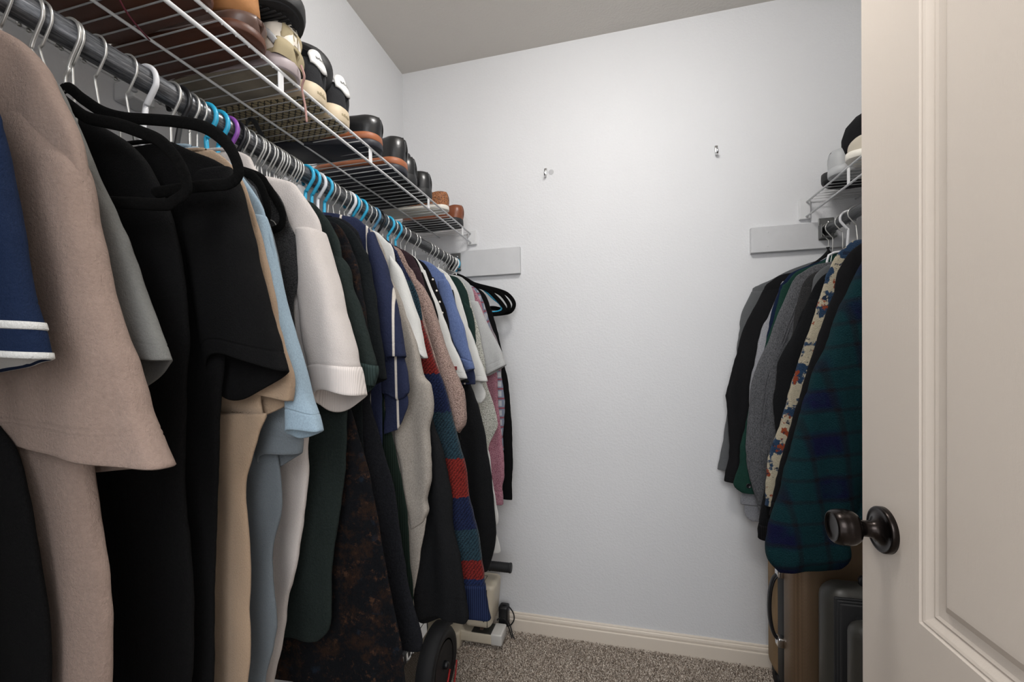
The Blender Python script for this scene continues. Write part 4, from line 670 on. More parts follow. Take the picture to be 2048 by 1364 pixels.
    ('sweatshirt', 'sweatshirt', 'big black sweatshirt with long sleeve above the scooter handle', 1.212, 1, [
        ('body', 'black_fleece', 1.212, 0.009600000000000001, 0, [(-0.759, 1.464, -0.587, 1.464), (-0.788, 1.453, -0.558, 1.453), (-0.814, 1.426, -0.532, 1.426), (-0.833, 1.4, -0.513, 1.4), (-0.881, 1.28, -0.465, 1.28), (-0.886, 1.15, -0.46, 1.15), (-0.886, 0.8, -0.46, 0.8), (-0.886, 0.78, -0.46, 0.78)], {'fold': 0.0032}),
        ('sleeve', 'black_fleece', 1.212, 0.019200000000000002, 0.0, [(-0.524, 1.127, -0.444, 1.127), (-0.515, 1.051, -0.425, 1.051), (-0.509, 1.005, -0.409, 1.005), (-0.503, 0.954, -0.398, 0.954), (-0.488, 0.871, -0.383, 0.871), (-0.482, 0.795, -0.372, 0.795), (-0.464, 0.674, -0.364, 0.674), (-0.454, 0.606, -0.364, 0.606), (-0.454, 0.56, -0.374, 0.56), (-0.456, 0.522, -0.386, 0.522)], {'fold': 0.005}),
    ]),
    ('shirt', 'shirt', 'white long shirt with creamy folded cuff', 1.25, 1, [
        ('body', 'white_cotton', 1.25, 0.008, 0, [(-0.774, 1.459, -0.572, 1.459), (-0.798, 1.451, -0.548, 1.451), (-0.818, 1.437, -0.528, 1.437), (-0.833, 1.417, -0.513, 1.417), (-0.891, 1.28, -0.455, 1.28), (-0.896, 1.1, -0.45, 1.1), (-0.9, 0.9, -0.44, 0.9), (-0.9, 0.877, -0.393, 0.877), (-0.9, 0.784, -0.382, 0.784), (-0.9, 0.722, -0.371, 0.722), (-0.9, 0.657, -0.364, 0.657), (-0.9, 0.633, -0.374, 0.633), (-0.9, 0.57, -0.358, 0.57), (-0.9, 0.557, -0.364, 0.557)], {'fold': 0.0032}),
        ('sleeve', 'white_cotton', 1.25, 0.016, 0.012, [(-0.565, 1.426, -0.515, 1.426), (-0.554, 1.39, -0.494, 1.39), (-0.543, 1.35, -0.478, 1.35), (-0.529, 1.273, -0.459, 1.273), (-0.513, 1.225, -0.438, 1.225), (-0.496, 1.163, -0.416, 1.163), (-0.482, 1.118, -0.402, 1.118), (-0.471, 1.083, -0.393, 1.091)], {'seams': [0.02]}),
        ('sleeve', 'white_cotton', 1.262, 0.009600000000000001, 0.0, [(-0.477, 1.133, -0.437, 1.133), (-0.459, 1.07, -0.409, 1.07), (-0.448, 1.039, -0.403, 1.039), (-0.443, 1.023, -0.413, 1.023)], {}),
    ]),
    ('sweatshirt', 'sweatshirt', 'dark bottle green sweatshirt with dropped shoulder seam', 1.31, 1, [
        ('body', 'bottle_green', 1.31, 0.0088, 0, [(-0.785, 1.449, -0.561, 1.449), (-0.812, 1.438, -0.534, 1.438), (-0.838, 1.428, -0.508, 1.428), (-0.858, 1.399, -0.488, 1.399), (-0.872, 1.365, -0.474, 1.365), (-0.881, 1.28, -0.465, 1.28), (-0.886, 1.15, -0.46, 1.15), (-0.886, 0.92, -0.46, 0.92), (-0.886, 0.9, -0.46, 0.9)], {'fold': 0.0032}),
        ('sleeve', 'bottle_green', 1.31, 0.0144, 0.0, [(-0.494, 1.355, -0.463, 1.325), (-0.491, 1.273, -0.453, 1.275), (-0.484, 1.207, -0.451, 1.198), (-0.471, 1.141, -0.44, 1.141)], {}),
    ]),
    ('blouse', 'blouse', 'white blouse with sparkling trim below the grey sleeve', 1.34, 1, [
        ('body', 'white_glitter', 1.34, 0.009600000000000001, 0, [(-0.78, 1.45, -0.566, 1.45), (-0.807, 1.442, -0.539, 1.442), (-0.833, 1.427, -0.513, 1.427), (-0.853, 1.401, -0.493, 1.401), (-0.891, 1.28, -0.455, 1.28), (-0.9, 1.15, -0.43, 1.15), (-0.9, 1.09, -0.427, 1.09), (-0.9, 1.024, -0.407, 1.024), (-0.9, 0.959, -0.391, 0.959), (-0.9, 0.929, -0.391, 0.929), (-0.9, 0.877, -0.42, 0.877), (-0.9, 0.848, -0.423, 0.848)], {'fold': 0.0032}),
    ]),
    ('t_shirt', 'shirt', 'light grey t-shirt with double stitched sleeve hem', 1.385, 1, [
        ('body', 'light_grey', 1.385, 0.0088, 0, [(-0.749, 1.466, -0.597, 1.466), (-0.776, 1.458, -0.57, 1.458), (-0.805, 1.452, -0.541, 1.452), (-0.829, 1.439, -0.517, 1.439), (-0.86, 1.397, -0.486, 1.397), (-0.881, 1.28, -0.465, 1.28), (-0.886, 1.15, -0.46, 1.15), (-0.886, 1.02, -0.46, 1.02), (-0.886, 1.0, -0.46, 1.0)], {'fold': 0.0032}),
        ('sleeve', 'light_grey', 1.385, 0.0176, 0.004, [(-0.502, 1.365, -0.465, 1.358), (-0.495, 1.305, -0.444, 1.308), (-0.487, 1.253, -0.422, 1.259), (-0.477, 1.209, -0.401, 1.218), (-0.461, 1.154, -0.382, 1.18), (-0.441, 1.102, -0.367, 1.14)], {'seams': [0.012, 0.026]}),
    ]),
    ('sweater', 'sweater', 'pink sweater with ribbed cuffs near the back wall', 1.44, 1, [
        ('body', 'pink_knit', 1.44, 0.009600000000000001, 0, [(-0.785, 1.444, -0.561, 1.444), (-0.814, 1.434, -0.532, 1.434), (-0.84, 1.418, -0.506, 1.418), (-0.863, 1.386, -0.483, 1.386), (-0.896, 1.28, -0.45, 1.28), (-0.9, 1.15, -0.43, 1.15), (-0.9, 1.085, -0.416, 1.085), (-0.9, 0.913, -0.415, 0.913), (-0.9, 0.872, -0.41, 0.872), (-0.9, 0.85, -0.42, 0.85)], {'fold': 0.0032}),
        ('sleeve', 'pink_knit', 1.44, 0.016, 0.0, [(-0.492, 1.192, -0.432, 1.192), (-0.491, 1.085, -0.421, 1.085), (-0.487, 0.961, -0.412, 0.961), (-0.481, 0.855, -0.401, 0.855), (-0.475, 0.784, -0.395, 0.784), (-0.47, 0.748, -0.395, 0.748), (-0.463, 0.708, -0.403, 0.708), (-0.452, 0.676, -0.402, 0.676), (-0.447, 0.644, -0.402, 0.644)], {'cuff': 0.05, 'cuffmat': 'pink_knit', 'fold': 0.004}),
    ]),
    ('shirt', 'shirt', 'plaid shirt in red, white and grey checks', 1.475, 1, [
        ('body', 'plaid_light', 1.475, 0.008, 0, [(-0.791, 1.445, -0.555, 1.445), (-0.821, 1.434, -0.525, 1.434), (-0.845, 1.418, -0.501, 1.418), (-0.866, 1.384, -0.48, 1.384), (-0.896, 1.28, -0.45, 1.28), (-0.9, 1.15, -0.43, 1.15), (-0.9, 0.9, -0.43, 0.9)], {'fold': 0.0032}),
        ('sleeve', 'plaid_light', 1.475, 0.0104, 0.0, [(-0.477, 1.211, -0.427, 1.211), (-0.477, 1.129, -0.417, 1.129), (-0.467, 1.066, -0.407, 1.066), (-0.459, 1.002, -0.399, 1.002), (-0.458, 0.948, -0.403, 0.948), (-0.458, 0.893, -0.408, 0.893), (-0.457, 0.829, -0.407, 0.829)], {}),
    ]),
    ('quilted_vest', 'vest', 'mauve grey quilted vest close to the back wall', 1.51, 1, [
        ('body', 'mauve_quilt', 1.51, 0.011200000000000002, 0, [(-0.768, 1.454, -0.578, 1.454), (-0.796, 1.445, -0.55, 1.445), (-0.826, 1.428, -0.52, 1.428), (-0.853, 1.39, -0.493, 1.39), (-0.875, 1.329, -0.471, 1.329), (-0.896, 1.27, -0.45, 1.27), (-0.9, 1.223, -0.432, 1.223), (-0.9, 1.1, -0.42, 1.1), (-0.9, 0.95, -0.43, 0.95)], {'fold': 0.0032}),
    ]),
    ('dress', 'dress', 'long black garment hanging straight, last before the empty hangers', 1.56, 1, [
        ('body', 'black_jersey', 1.56, 0.009600000000000001, 0, [(-0.78, 1.451, -0.566, 1.451), (-0.811, 1.439, -0.535, 1.439), (-0.837, 1.426, -0.509, 1.426), (-0.861, 1.394, -0.485, 1.394), (-0.882, 1.332, -0.464, 1.332), (-0.9, 1.26, -0.445, 1.26), (-0.9, 1.183, -0.429, 1.183), (-0.9, 1.128, -0.42, 1.128), (-0.9, 1.057, -0.407, 1.057), (-0.9, 0.914, -0.397, 0.914), (-0.9, 0.795, -0.395, 0.795), (-0.9, 0.697, -0.397, 0.697), (-0.9, 0.622, -0.4, 0.622)], {'fold': 0.0032}),
    ]),
    ('shirt', 'shirt', 'mid grey shirt, farthest on the right rod against the back wall', 1.702, -1, [
        ('body', 'mid_grey', 1.702, 0.009, 0, [(0.689, 1.49, 0.711, 1.49), (0.664, 1.484, 0.736, 1.484), (0.596, 1.461, 0.804, 1.461), (0.532, 1.429, 0.868, 1.429), (0.497, 1.414, 0.903, 1.414), (0.472, 1.391, 0.928, 1.391), (0.5, 1.3, 0.9, 1.3), (0.5, 1.1, 0.9, 1.1), (0.5, 0.82, 0.9, 0.82)], {'fold': 0.0032}),
        ('sleeve', 'mid_grey', 1.702, 0.012, 0.0, [(0.472, 1.391, 0.542, 1.391), (0.442, 1.317, 0.542, 1.317), (0.43, 1.237, 0.54, 1.237), (0.418, 1.144, 0.538, 1.144), (0.402, 1.015, 0.522, 1.015), (0.386, 0.932, 0.506, 0.932), (0.37, 0.83, 0.49, 0.83), (0.354, 0.74, 0.474, 0.73)], {'seams': [0.05]}),
    ]),
    ('shirt', 'shirt', 'smooth black shirt with straight sleeve beside the grey one', 1.67, -1, [
        ('body', 'black_poplin', 1.67, 0.01, 0, [(0.706, 1.525, 0.694, 1.525), (0.671, 1.487, 0.729, 1.487), (0.605, 1.45, 0.795, 1.45), (0.557, 1.44, 0.843, 1.44), (0.528, 1.422, 0.872, 1.422), (0.501, 1.392, 0.899, 1.392), (0.5, 1.3, 0.9, 1.3), (0.5, 1.1, 0.9, 1.1), (0.5, 0.78, 0.9, 0.78)], {'fold': 0.0032}),
        ('sleeve', 'black_poplin', 1.67, 0.016, 0.0, [(0.501, 1.392, 0.561, 1.392), (0.48, 1.347, 0.57, 1.347), (0.437, 1.258, 0.537, 1.258), (0.412, 1.16, 0.532, 1.16), (0.381, 1.036, 0.511, 1.036), (0.376, 1.003, 0.506, 1.003), (0.384, 0.909, 0.504, 0.909), (0.385, 0.796, 0.505, 0.796), (0.369, 0.705, 0.479, 0.695)], {'seams': [0.03]}),
    ]),
    ('sweater', 'sweater', 'pale grey sweater showing as a light strip, brown-grey hem below', 1.64, -1, [
        ('body', 'light_grey_knit', 1.64, 0.01, 0, [(0.693, 1.492, 0.707, 1.492), (0.664, 1.474, 0.736, 1.474), (0.604, 1.439, 0.796, 1.439), (0.566, 1.416, 0.834, 1.416), (0.543, 1.388, 0.857, 1.388), (0.53, 1.2, 0.87, 1.2), (0.53, 1.1, 0.87, 1.1), (0.421, 0.68, 0.95, 0.68), (0.427, 0.631, 0.95, 0.631), (0.433, 0.592, 0.95, 0.592), (0.449, 0.577, 0.95, 0.577)], {'fold': 0.0032}),
        ('sleeve', 'light_grey_knit', 1.64, 0.012, 0.0, [(0.543, 1.388, 0.593, 1.388), (0.509, 1.299, 0.579, 1.299), (0.489, 1.261, 0.569, 1.261), (0.471, 1.178, 0.561, 1.178), (0.456, 1.101, 0.546, 1.101), (0.445, 1.003, 0.535, 1.003), (0.447, 0.827, 0.527, 0.827)], {}),
    ]),
    ('cardigan', 'cardigan', 'thin navy knit showing beside the green jacket', 1.622, -1, [
        ('body', 'navy_pique', 1.622, 0.006, 0, [(0.693, 1.494, 0.707, 1.494), (0.664, 1.473, 0.736, 1.473), (0.58, 1.441, 0.82, 1.441), (0.554, 1.413, 0.846, 1.413), (0.534, 1.377, 0.866, 1.377), (0.52, 1.25, 0.88, 1.25), (0.52, 0.9, 0.88, 0.9)], {'fold': 0.0032}),
        ('sleeve', 'navy_pique', 1.622, 0.008, 0.0, [(0.537, 1.386, 0.577, 1.386), (0.513, 1.312, 0.573, 1.312), (0.495, 1.215, 0.565, 1.215), (0.475, 1.109, 0.545, 1.109), (0.458, 0.97, 0.528, 0.97)], {}),
    ]),
    ('jacket', 'jacket', 'green wool jacket with a dark button at its cuff', 1.607, -1, [
        ('body', 'forest_green', 1.607, 0.01, 0, [(0.702, 1.496, 0.698, 1.496), (0.658, 1.467, 0.742, 1.467), (0.62, 1.451, 0.78, 1.451), (0.582, 1.436, 0.818, 1.436), (0.552, 1.401, 0.848, 1.401), (0.535, 1.38, 0.865, 1.38), (0.52, 1.25, 0.88, 1.25), (0.52, 0.82, 0.88, 0.82)], {'fold': 0.0032}),
        ('sleeve', 'forest_green', 1.607, 0.014, 0.0, [(0.535, 1.38, 0.595, 1.38), (0.515, 1.288, 0.595, 1.288), (0.488, 1.196, 0.578, 1.196), (0.455, 1.075, 0.555, 1.075), (0.431, 0.954, 0.531, 0.954), (0.411, 0.862, 0.511, 0.862), (0.405, 0.785, 0.505, 0.785), (0.387, 0.713, 0.477, 0.713), (0.409, 0.686, 0.459, 0.686)], {'button': 1}),
    ]),
    ('denim_jacket', 'jacket', 'acid washed grey denim jacket with double sleeve seam', 1.575, -1, [
        ('body', 'acid_denim', 1.575, 0.012, 0, [(0.677, 1.458, 0.723, 1.458), (0.644, 1.453, 0.756, 1.453), (0.62, 1.448, 0.78, 1.448), (0.589, 1.429, 0.811, 1.429), (0.56, 1.403, 0.84, 1.403), (0.53, 1.3, 0.87, 1.3), (0.52, 1.1, 0.88, 1.1), (0.52, 0.75, 0.88, 0.75)], {'fold': 0.0032}),
        ('sleeve', 'acid_denim', 1.575, 0.016, 0.0, [(0.56, 1.403, 0.63, 1.403), (0.538, 1.35, 0.628, 1.35), (0.511, 1.279, 0.611, 1.279), (0.478, 1.185, 0.588, 1.185), (0.458, 1.14, 0.578, 1.14), (0.441, 1.085, 0.566, 1.085), (0.43, 1.012, 0.555, 1.012), (0.42, 0.919, 0.54, 0.919), (0.42, 0.819, 0.525, 0.819), (0.429, 0.745, 0.519, 0.745), (0.447, 0.671, 0.517, 0.671), (0.461, 0.625, 0.511, 0.625)], {'cuff': 0.03, 'cuffmat': 'acid_denim', 'vseam': 1}),
    ]),
    ('sweater', 'sweater', 'charcoal knit sweater behind the ruffled collar', 1.55, -1, [
        ('body', 'charcoal_knit', 1.55, 0.007, 0, [(0.662, 1.444, 0.738, 1.444), (0.627, 1.428, 0.773, 1.428), (0.599, 1.414, 0.801, 1.414), (0.585, 1.398, 0.815, 1.398), (0.574, 1.367, 0.826, 1.367), (0.55, 1.25, 0.85, 1.25), (0.54, 1.0, 0.86, 1.0), (0.54, 0.8, 0.86, 0.8)], {'fold': 0.0032}),
        ('sleeve', 'charcoal_knit', 1.55, 0.009, 0.0, [(0.574, 1.375, 0.624, 1.375), (0.556, 1.271, 0.616, 1.271), (0.541, 1.175, 0.601, 1.175)], {}),
    ]),
    ('blouse', 'blouse', 'grey ruffled blouse between black jackets', 1.53, -1, [
        ('body', 'mid_grey', 1.53, 0.012, 0, [(0.64, 1.438, 0.76, 1.438), (0.619, 1.424, 0.781, 1.424), (0.602, 1.4, 0.798, 1.4), (0.594, 1.355, 0.806, 1.355), (0.56, 1.2, 0.84, 1.2), (0.55, 1.0, 0.85, 1.0)], {'fold': 0.005600000000000001}),
    ]),
    ('jacket', 'jacket', 'black jacket with dropped shoulder beside the acid washed denim', 1.51, -1, [
        ('body', 'black_fleece', 1.51, 0.01, 0, [(0.645, 1.418, 0.755, 1.418), (0.618, 1.402, 0.782, 1.402), (0.597, 1.375, 0.803, 1.375), (0.578, 1.329, 0.822, 1.329), (0.54, 1.2, 0.86, 1.2), (0.52, 0.8, 0.88, 0.8)], {'fold': 0.0032}),
        ('sleeve', 'black_fleece', 1.51, 0.018, 0.0, [(0.578, 1.329, 0.638, 1.329), (0.549, 1.251, 0.639, 1.251), (0.533, 1.212, 0.633, 1.212), (0.499, 1.148, 0.609, 1.148), (0.489, 1.113, 0.609, 1.113), (0.485, 1.047, 0.605, 1.047), (0.48, 1.015, 0.6, 1.015), (0.484, 0.951, 0.594, 0.951), (0.487, 0.903, 0.587, 0.903), (0.469, 0.806, 0.569, 0.806), (0.454, 0.717, 0.544, 0.717), (0.442, 0.659, 0.522, 0.659), (0.435, 0.626, 0.505, 0.626), (0.435, 0.569, 0.505, 0.561)], {'cuff': 0.05, 'cuffmat': 'black_rib'}),
    ]),
    ('fleece_jacket', 'jacket', 'fluffy fleece jacket with cream, blue and orange southwestern pattern', 1.478, -1, [
        ('body', 'aztec', 1.478, 0.01, 0, [(0.683, 1.497, 0.717, 1.497), (0.664, 1.478, 0.736, 1.478), (0.648, 1.465, 0.752, 1.465), (0.634, 1.443, 0.766, 1.443), (0.623, 1.415, 0.777, 1.415), (0.611, 1.382, 0.789, 1.382), (0.62, 1.3, 0.78, 1.3), (0.6, 1.2, 0.8, 1.2)], {'fold': 0.0032}),
        ('sleeve', 'aztec', 1.478, 0.014, 0.0, [(0.611, 1.382, 0.661, 1.382), (0.604, 1.352, 0.664, 1.352), (0.594, 1.319, 0.664, 1.319), (0.572, 1.24, 0.652, 1.24), (0.557, 1.2, 0.642, 1.2), (0.537, 1.13, 0.627, 1.13), (0.514, 1.05, 0.604, 1.05), (0.488, 0.945, 0.578, 0.945), (0.458, 0.851, 0.548, 0.851), (0.446, 0.762, 0.526, 0.762), (0.443, 0.686, 0.513, 0.686)], {}),
    ]),
    ('jacket', 'jacket', 'plain black jacket in front of the patterned fleece', 1.44, -1, [
        ('body', 'black_poplin', 1.44, 0.012, 0, [(0.686, 1.478, 0.714, 1.478), (0.659, 1.455, 0.741, 1.455), (0.636, 1.418, 0.764, 1.418), (0.621, 1.37, 0.779, 1.37), (0.61, 1.2, 0.79, 1.2)], {'fold': 0.0032}),
        ('sleeve', 'black_poplin', 1.44, 0.016, 0.0, [(0.625, 1.354, 0.705, 1.354), (0.605, 1.304, 0.695, 1.304), (0.587, 1.242, 0.687, 1.242), (0.572, 1.186, 0.677, 1.186), (0.55, 1.112, 0.66, 1.112), (0.53, 1.037, 0.64, 1.037), (0.506, 0.946, 0.616, 0.946), (0.486, 0.87, 0.596, 0.87), (0.468, 0.793, 0.578, 0.793), (0.452, 0.715, 0.562, 0.715), (0.447, 0.668, 0.547, 0.663)], {'cuff': 0.05, 'cuffmat': 'black_rib'}),
    ]),
    ('fleece_jacket', 'jacket', 'blue and green plaid fleece jacket, the big one next to the door', 1.31, -1, [
        ('body', 'plaid_fleece', 1.31, 0.02, 0, [(0.672, 1.466, 0.728, 1.466), (0.65, 1.442, 0.75, 1.442), (0.639, 1.417, 0.761, 1.417), (0.624, 1.392, 0.776, 1.392), (0.62, 1.3, 0.78, 1.3), (0.6, 1.2, 0.8, 1.2), (0.6, 1.0, 0.8, 1.0), (0.6, 0.7, 0.8, 0.7)], {'fold': 0.0032}),
        ('sleeve', 'plaid_fleece', 1.31, 0.035, 0.0, [(0.627, 1.399, 0.707, 1.399), (0.61, 1.362, 0.71, 1.362), (0.588, 1.309, 0.708, 1.309), (0.562, 1.242, 0.702, 1.242), (0.541, 1.179, 0.691, 1.179), (0.52, 1.12, 0.68, 1.12), (0.502, 1.061, 0.672, 1.061), (0.488, 1.03, 0.663, 1.03), (0.464, 0.928, 0.649, 0.928), (0.445, 0.847, 0.635, 0.847), (0.423, 0.751, 0.613, 0.751), (0.405, 0.684, 0.59, 0.684), (0.396, 0.624, 0.596, 0.636), (0.403, 0.585, 0.593, 0.609), (0.43, 0.553, 0.57, 0.579)], {'fold': 0.004, 'cap': 1}),
    ]),
]
gi = 0
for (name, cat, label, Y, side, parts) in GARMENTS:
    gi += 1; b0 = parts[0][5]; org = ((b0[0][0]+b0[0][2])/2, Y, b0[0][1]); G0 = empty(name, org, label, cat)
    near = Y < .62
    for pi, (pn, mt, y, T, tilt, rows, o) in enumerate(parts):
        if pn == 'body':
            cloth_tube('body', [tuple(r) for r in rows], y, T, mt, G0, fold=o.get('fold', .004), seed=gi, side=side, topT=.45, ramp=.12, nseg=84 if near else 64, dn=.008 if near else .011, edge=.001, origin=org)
            if side < 0: continue
            # neckband
            x0, z0, x1, z1 = rows[0]; bm = bmesh.new(); hw = max(.02, (x1-x0)/2-.012)
            ring = [Vector((hw*math.cos(2*math.pi*k/28)+(x0+x1)/2-org[0], T*.62*math.sin(2*math.pi*k/28), .001-.004*math.sin(2*math.pi*k/28))) for k in range(29)]
            tube(bm, ring, .0028, 8, caps=False, updir=(0, 0, 1)); bmesh.ops.remove_doubles(bm, verts=bm.verts, dist=.0002); from_bm('neckband', bm, mt, G0, True)
            continue
        rows = [tuple(r) for r in rows]
        if pn == 'sleeve' and rows[0][3] < 1.30 and pi == 1 and not o.get('noext'):
            sx = -.487 if side == 1 else .54; w = .04
            rows = [(sx-w, 1.375, sx, 1.372) if side == 1 else (sx, 1.372, sx+w, 1.375)]+rows
        elif pn == 'sleeve' and rows[0][3] < 1.30 and not o.get('noext'):
            xm = rows[0]; rows = [(xm[0]+.01, xm[1]+.09, xm[2]-.02, xm[3]+.09)]+rows
        kw = dict(tilt=tilt, seed=gi+pi*.37, side=side, fold=o.get('fold', .0025), nseg=72 if near else 48, dn=.006 if near else .008, origin=org, topT=.85 if 'white_rib' == o.get('cuffmat') else .42, ramp=.06 if 'white_rib' == o.get('cuffmat') else .10)
        tot = catmull_rows(rows, 4)[1]; cl = o.get('cuff', 0)
        tot = catmull_rows(rows, max(12, int(tot/kw['dn'])))[1]
        sl = cloth_tube(pn, rows, y, T, mt, G0, seams=o.get('seams', (.018,) if not cl else ()), cap=bool(o.get('cap')), **kw) if not cl else cloth_tube(pn, rows, y, T, mt, G0, s1=tot-cl+.002, **{**kw})
        if cl: cloth_tube('cuff', rows, y, T, o['cuffmat'], G0, s0=tot-cl-.004, grow=.0008, topT=1, ramp=0, **{k: v for k, v in kw.items() if k not in ('topT', 'ramp')})
        if o.get('stripes'):
            for a_, b_ in ((.031, .0235), (.0085, -.0005)):
                R2, _ = catmull_rows(rows, int(tot/.003)); sub = [r for r in R2 if tot-a_ <= r[4] <= tot-b_+1e-6]
                cloth_tube('sleeve_stripe', rows, y, T, 'white_cotton', G0, s0=tot-a_, s1=tot-b_, grow=.0012, topT=1, ramp=0, **{**{k: v for k, v in kw.items() if k not in ('topT', 'ramp')}, 'dn': .003})
        if o.get('label'):
            r = catmull_rows(rows, 100)[0][90]; bm = bmesh.new(); box(bm, r[2]-.035-org[0], r[2]-.012-org[0], y-T-.0035-org[1], y-T+.004-org[1], r[3]-.004-org[2], r[3]+.006-org[2], bev=.0006, seg=1); q = from_bm('sleeve_label', bm, 'print_red', G0); q['label'] = 'dark red label'
        if o.get('button'):
            r = rows[-2]; bm = bmesh.new(); lathe(bm, [(.001, 0), (.008, 0), (.0085, .002), (.0065, .003), (.006, .0018), (.001, .0018)], Matrix.Translation((r[0]+.042-org[0], y-T-.0005-org[1], r[1]+.0-org[2])) @ Matrix.Rotation(R_(90), 4, 'X'), 20); from_bm('button', bm, 'black_plastic', G0, True)
        if o.get('vseam'):
            for off in (.036, .044):
                R2, _ = catmull_rows(rows, 60); bm = bmesh.new(); tube(bm, [(r[0]+off*(1 if r[2]-r[0] > .06 else .7)-org[0], y-T-.0012-org[1]+.0015*math.sin(r[4]*90), (r[1]*.6+r[3]*.4)-org[2]) for r in R2[6:-5]], .0016, 6, flat=(.6, 1), updir=(0, 1, 0)); from_bm('sleeve_seam', bm, mt, G0, True)
        if o.get('pearls'):
            R2, _ = catmull_rows(rows, 30)
            for r in R2[1::3]:
                bm = bmesh.new(); bmesh.ops.create_uvsphere(bm, u_segments=12, v_segments=8, radius=.0033, matrix=Matrix.Translation((r[2]-.004-org[0], y-T*.35-org[1], r[3]-org[2]))); from_bm('pearl', bm, 'pearl', G0, True)
# ------------------------------------------------------------------ shoes
def foot_w(t, wh, wb, wt):
    """half width of a footprint at t (0 heel .. 1 toe)"""
    if t < .12: e = math.sqrt(max(0, 1-((.12-t)/.12)**2)); return wh*(.0+1.0*e)
    if t < .35: u = (t-.12)/.23; return wh+(wb*.86-wh)*u*u*.5*(3-u) if wb*.86 > wh else wh
    if t < .68: u = (t-.35)/.33; a = foot_w(.349, wh, wb, wt); return a+(wb-a)*u*u*(3-2*u)
    u = (t-.68)/.32; return wb*(max(0, 1-u**wt))**(1/1.9)
def outline(L, wh, wb, wt, d=0., n=30):
    R_ = []; 
    ts = [.5-.5*math.cos(math.pi*k/n) for k in range(n+1)]
    for t in ts: R_.append((t*L, max(0.0, foot_w(t, wh, wb, wt)-d)))
    pts = [(x, w) for x, w in R_[1:-1]]; pts = [(max(d, 0), 0)]+[(min(max(x, d), L-d), w) for x, w in pts]+[(L-d, 0)]
    return pts+[(x, -w) for x, w in pts[1:-1]][::-1]
def slab(bm, L, wh, wb, wt, z0, z1, arch=0., bulge=.0015, spring=.0, x0=0., x1=1.):
    rings = []
    for z, d in ((z0, .0022), (z0+.0015, .0004), ((z0+z1)/2, -bulge), (z1-.001, 0), (z1, .0015)):
        r = []
        for x, w in outline(L, wh, wb, wt, d):
            t = x/L; k = 1 if z < (z0+z1)/2 else .0
            zz = z+k*arch*math.exp(-((t-.42)/.12)**2)+spring*max(0, (t-.72)/.28)**2
            r.append(bm.verts.new((x, w, zz)))
        rings.append(r)
    n = len(rings[0])
    for a, b in zip(rings, rings[1:]):
        for k in range(n): bm.faces.new((a[k], a[(k+1) % n], b[(k+1) % n], b[k]))
    bm.faces.new(rings[0][::-1]); bm.faces.new(rings[-1])
def upper(bm, L, wh, wb, wt, zb, hh, hv, ht, op=.52, lean=.0, spring=0., d=.002, dip=None):
    """heel height hh, vamp height hv, toe height ht; foot opening back of op"""
    NS, NP = 34, 25; rings = []
    for i in range(NS+1):
        t = .004+.992*(.5-.5*math.cos(math.pi*i/NS)); w = max(.0015, foot_w(t, wh, wb, wt)-d)
        if t < .12: h = hh*(1-.02*(.12-t)/.12)
        elif t < op: u = (t-.12)/(op-.12); h = hh+(hv-hh)*u-.10*hh*math.sin(math.pi*u)
        else: u = (t-op)/(1-op); h = hv+(ht-hv)*min(1, u*1.35)**.8; h *= math.sqrt(max(.02, 1-max(0, (u-.72)/.28)**2.4))
        base = zb+spring*max(0, (t-.72)/.28)**2
        o = max(0, min(1, (op-t)/.05)) if t > .02 else max(0, min(1, t/.02)); D = (h-.008)*o if dip is None else min(h-.006, dip)*o
        r = []
        for k in range(NP):
            a = math.pi*k/(NP-1); c, s = math.cos(a), math.sin(a)
            y = w*math.copysign(abs(c)**.62, c)*(1-.24*o*abs(s)**3+.06*abs(math.sin(2*a))); z = base+h*abs(s)**.55
            q = abs(c)
            if o > 0 and q < .62: z -= D*min(1, (.62-q)/.14); y *= 1-.08*o
            x = t*L
            if t < .3:
                zr = (z-base)/max(.02, hh); x += (lean*(z-base)*1.3-.0075*math.sin(math.pi*min(1, zr*.95)))*(.3-t)/.3*(1 if k != 0 and k != NP-1 else .3)
            r.append(bm.verts.new((x, y, z)))
        rings.append(r)
    for a, b in zip(rings, rings[1:]):
        for k in range(NP-1): bm.faces.new((a[k], a[k+1], b[k+1], b[k]))
    bm.faces.new(rings[0]); bm.faces.new(rings[-1][::-1])
def shoe(name, label, cat, loc, rz, L=.29, wh=.036, wb=.05, wt=2.4, sole=.022, smat='black_rubber', umat='black_leather', hh=.07, hv=.085, ht=.045, op=.5, arch=0., welt=None, tread=None, lean=.12, spring=.008, rot=(0, 0), group=None, heel=None, wmat='tan_welt'):
    t = empty(name, loc, label, cat, group, rz); t.rotation_euler = (rot[0], rot[1], rz)
    bm = bmesh.new(); slab(bm, L, wh+.003, wb+.003, wt, 0 if not heel else .0, sole, arch, spring=spring); from_bm('sole', bm, smat, t, True)
    if tread:
        bm = bmesh.new(); slab(bm, L-.012, wh-.002, wb-.002, wt, -.002, .003, arch, spring=spring)
        for v in bm.verts: v.co.x += .006
        from_bm('outsole', bm, tread, t, True)
    zb = sole
    if welt:
        bm = bmesh.new(); slab(bm, L+.002, wh+.005, wb+.005, wt, sole-.001, sole+welt, 0, spring=spring)
        from_bm('welt', bm, wmat, t, True); zb = sole+welt
    bm = bmesh.new(); upper(bm, L-.004, wh, wb, wt, zb-.001, hh, hv, ht, op, lean, spring); from_bm('upper', bm, umat, t, True)
    return t
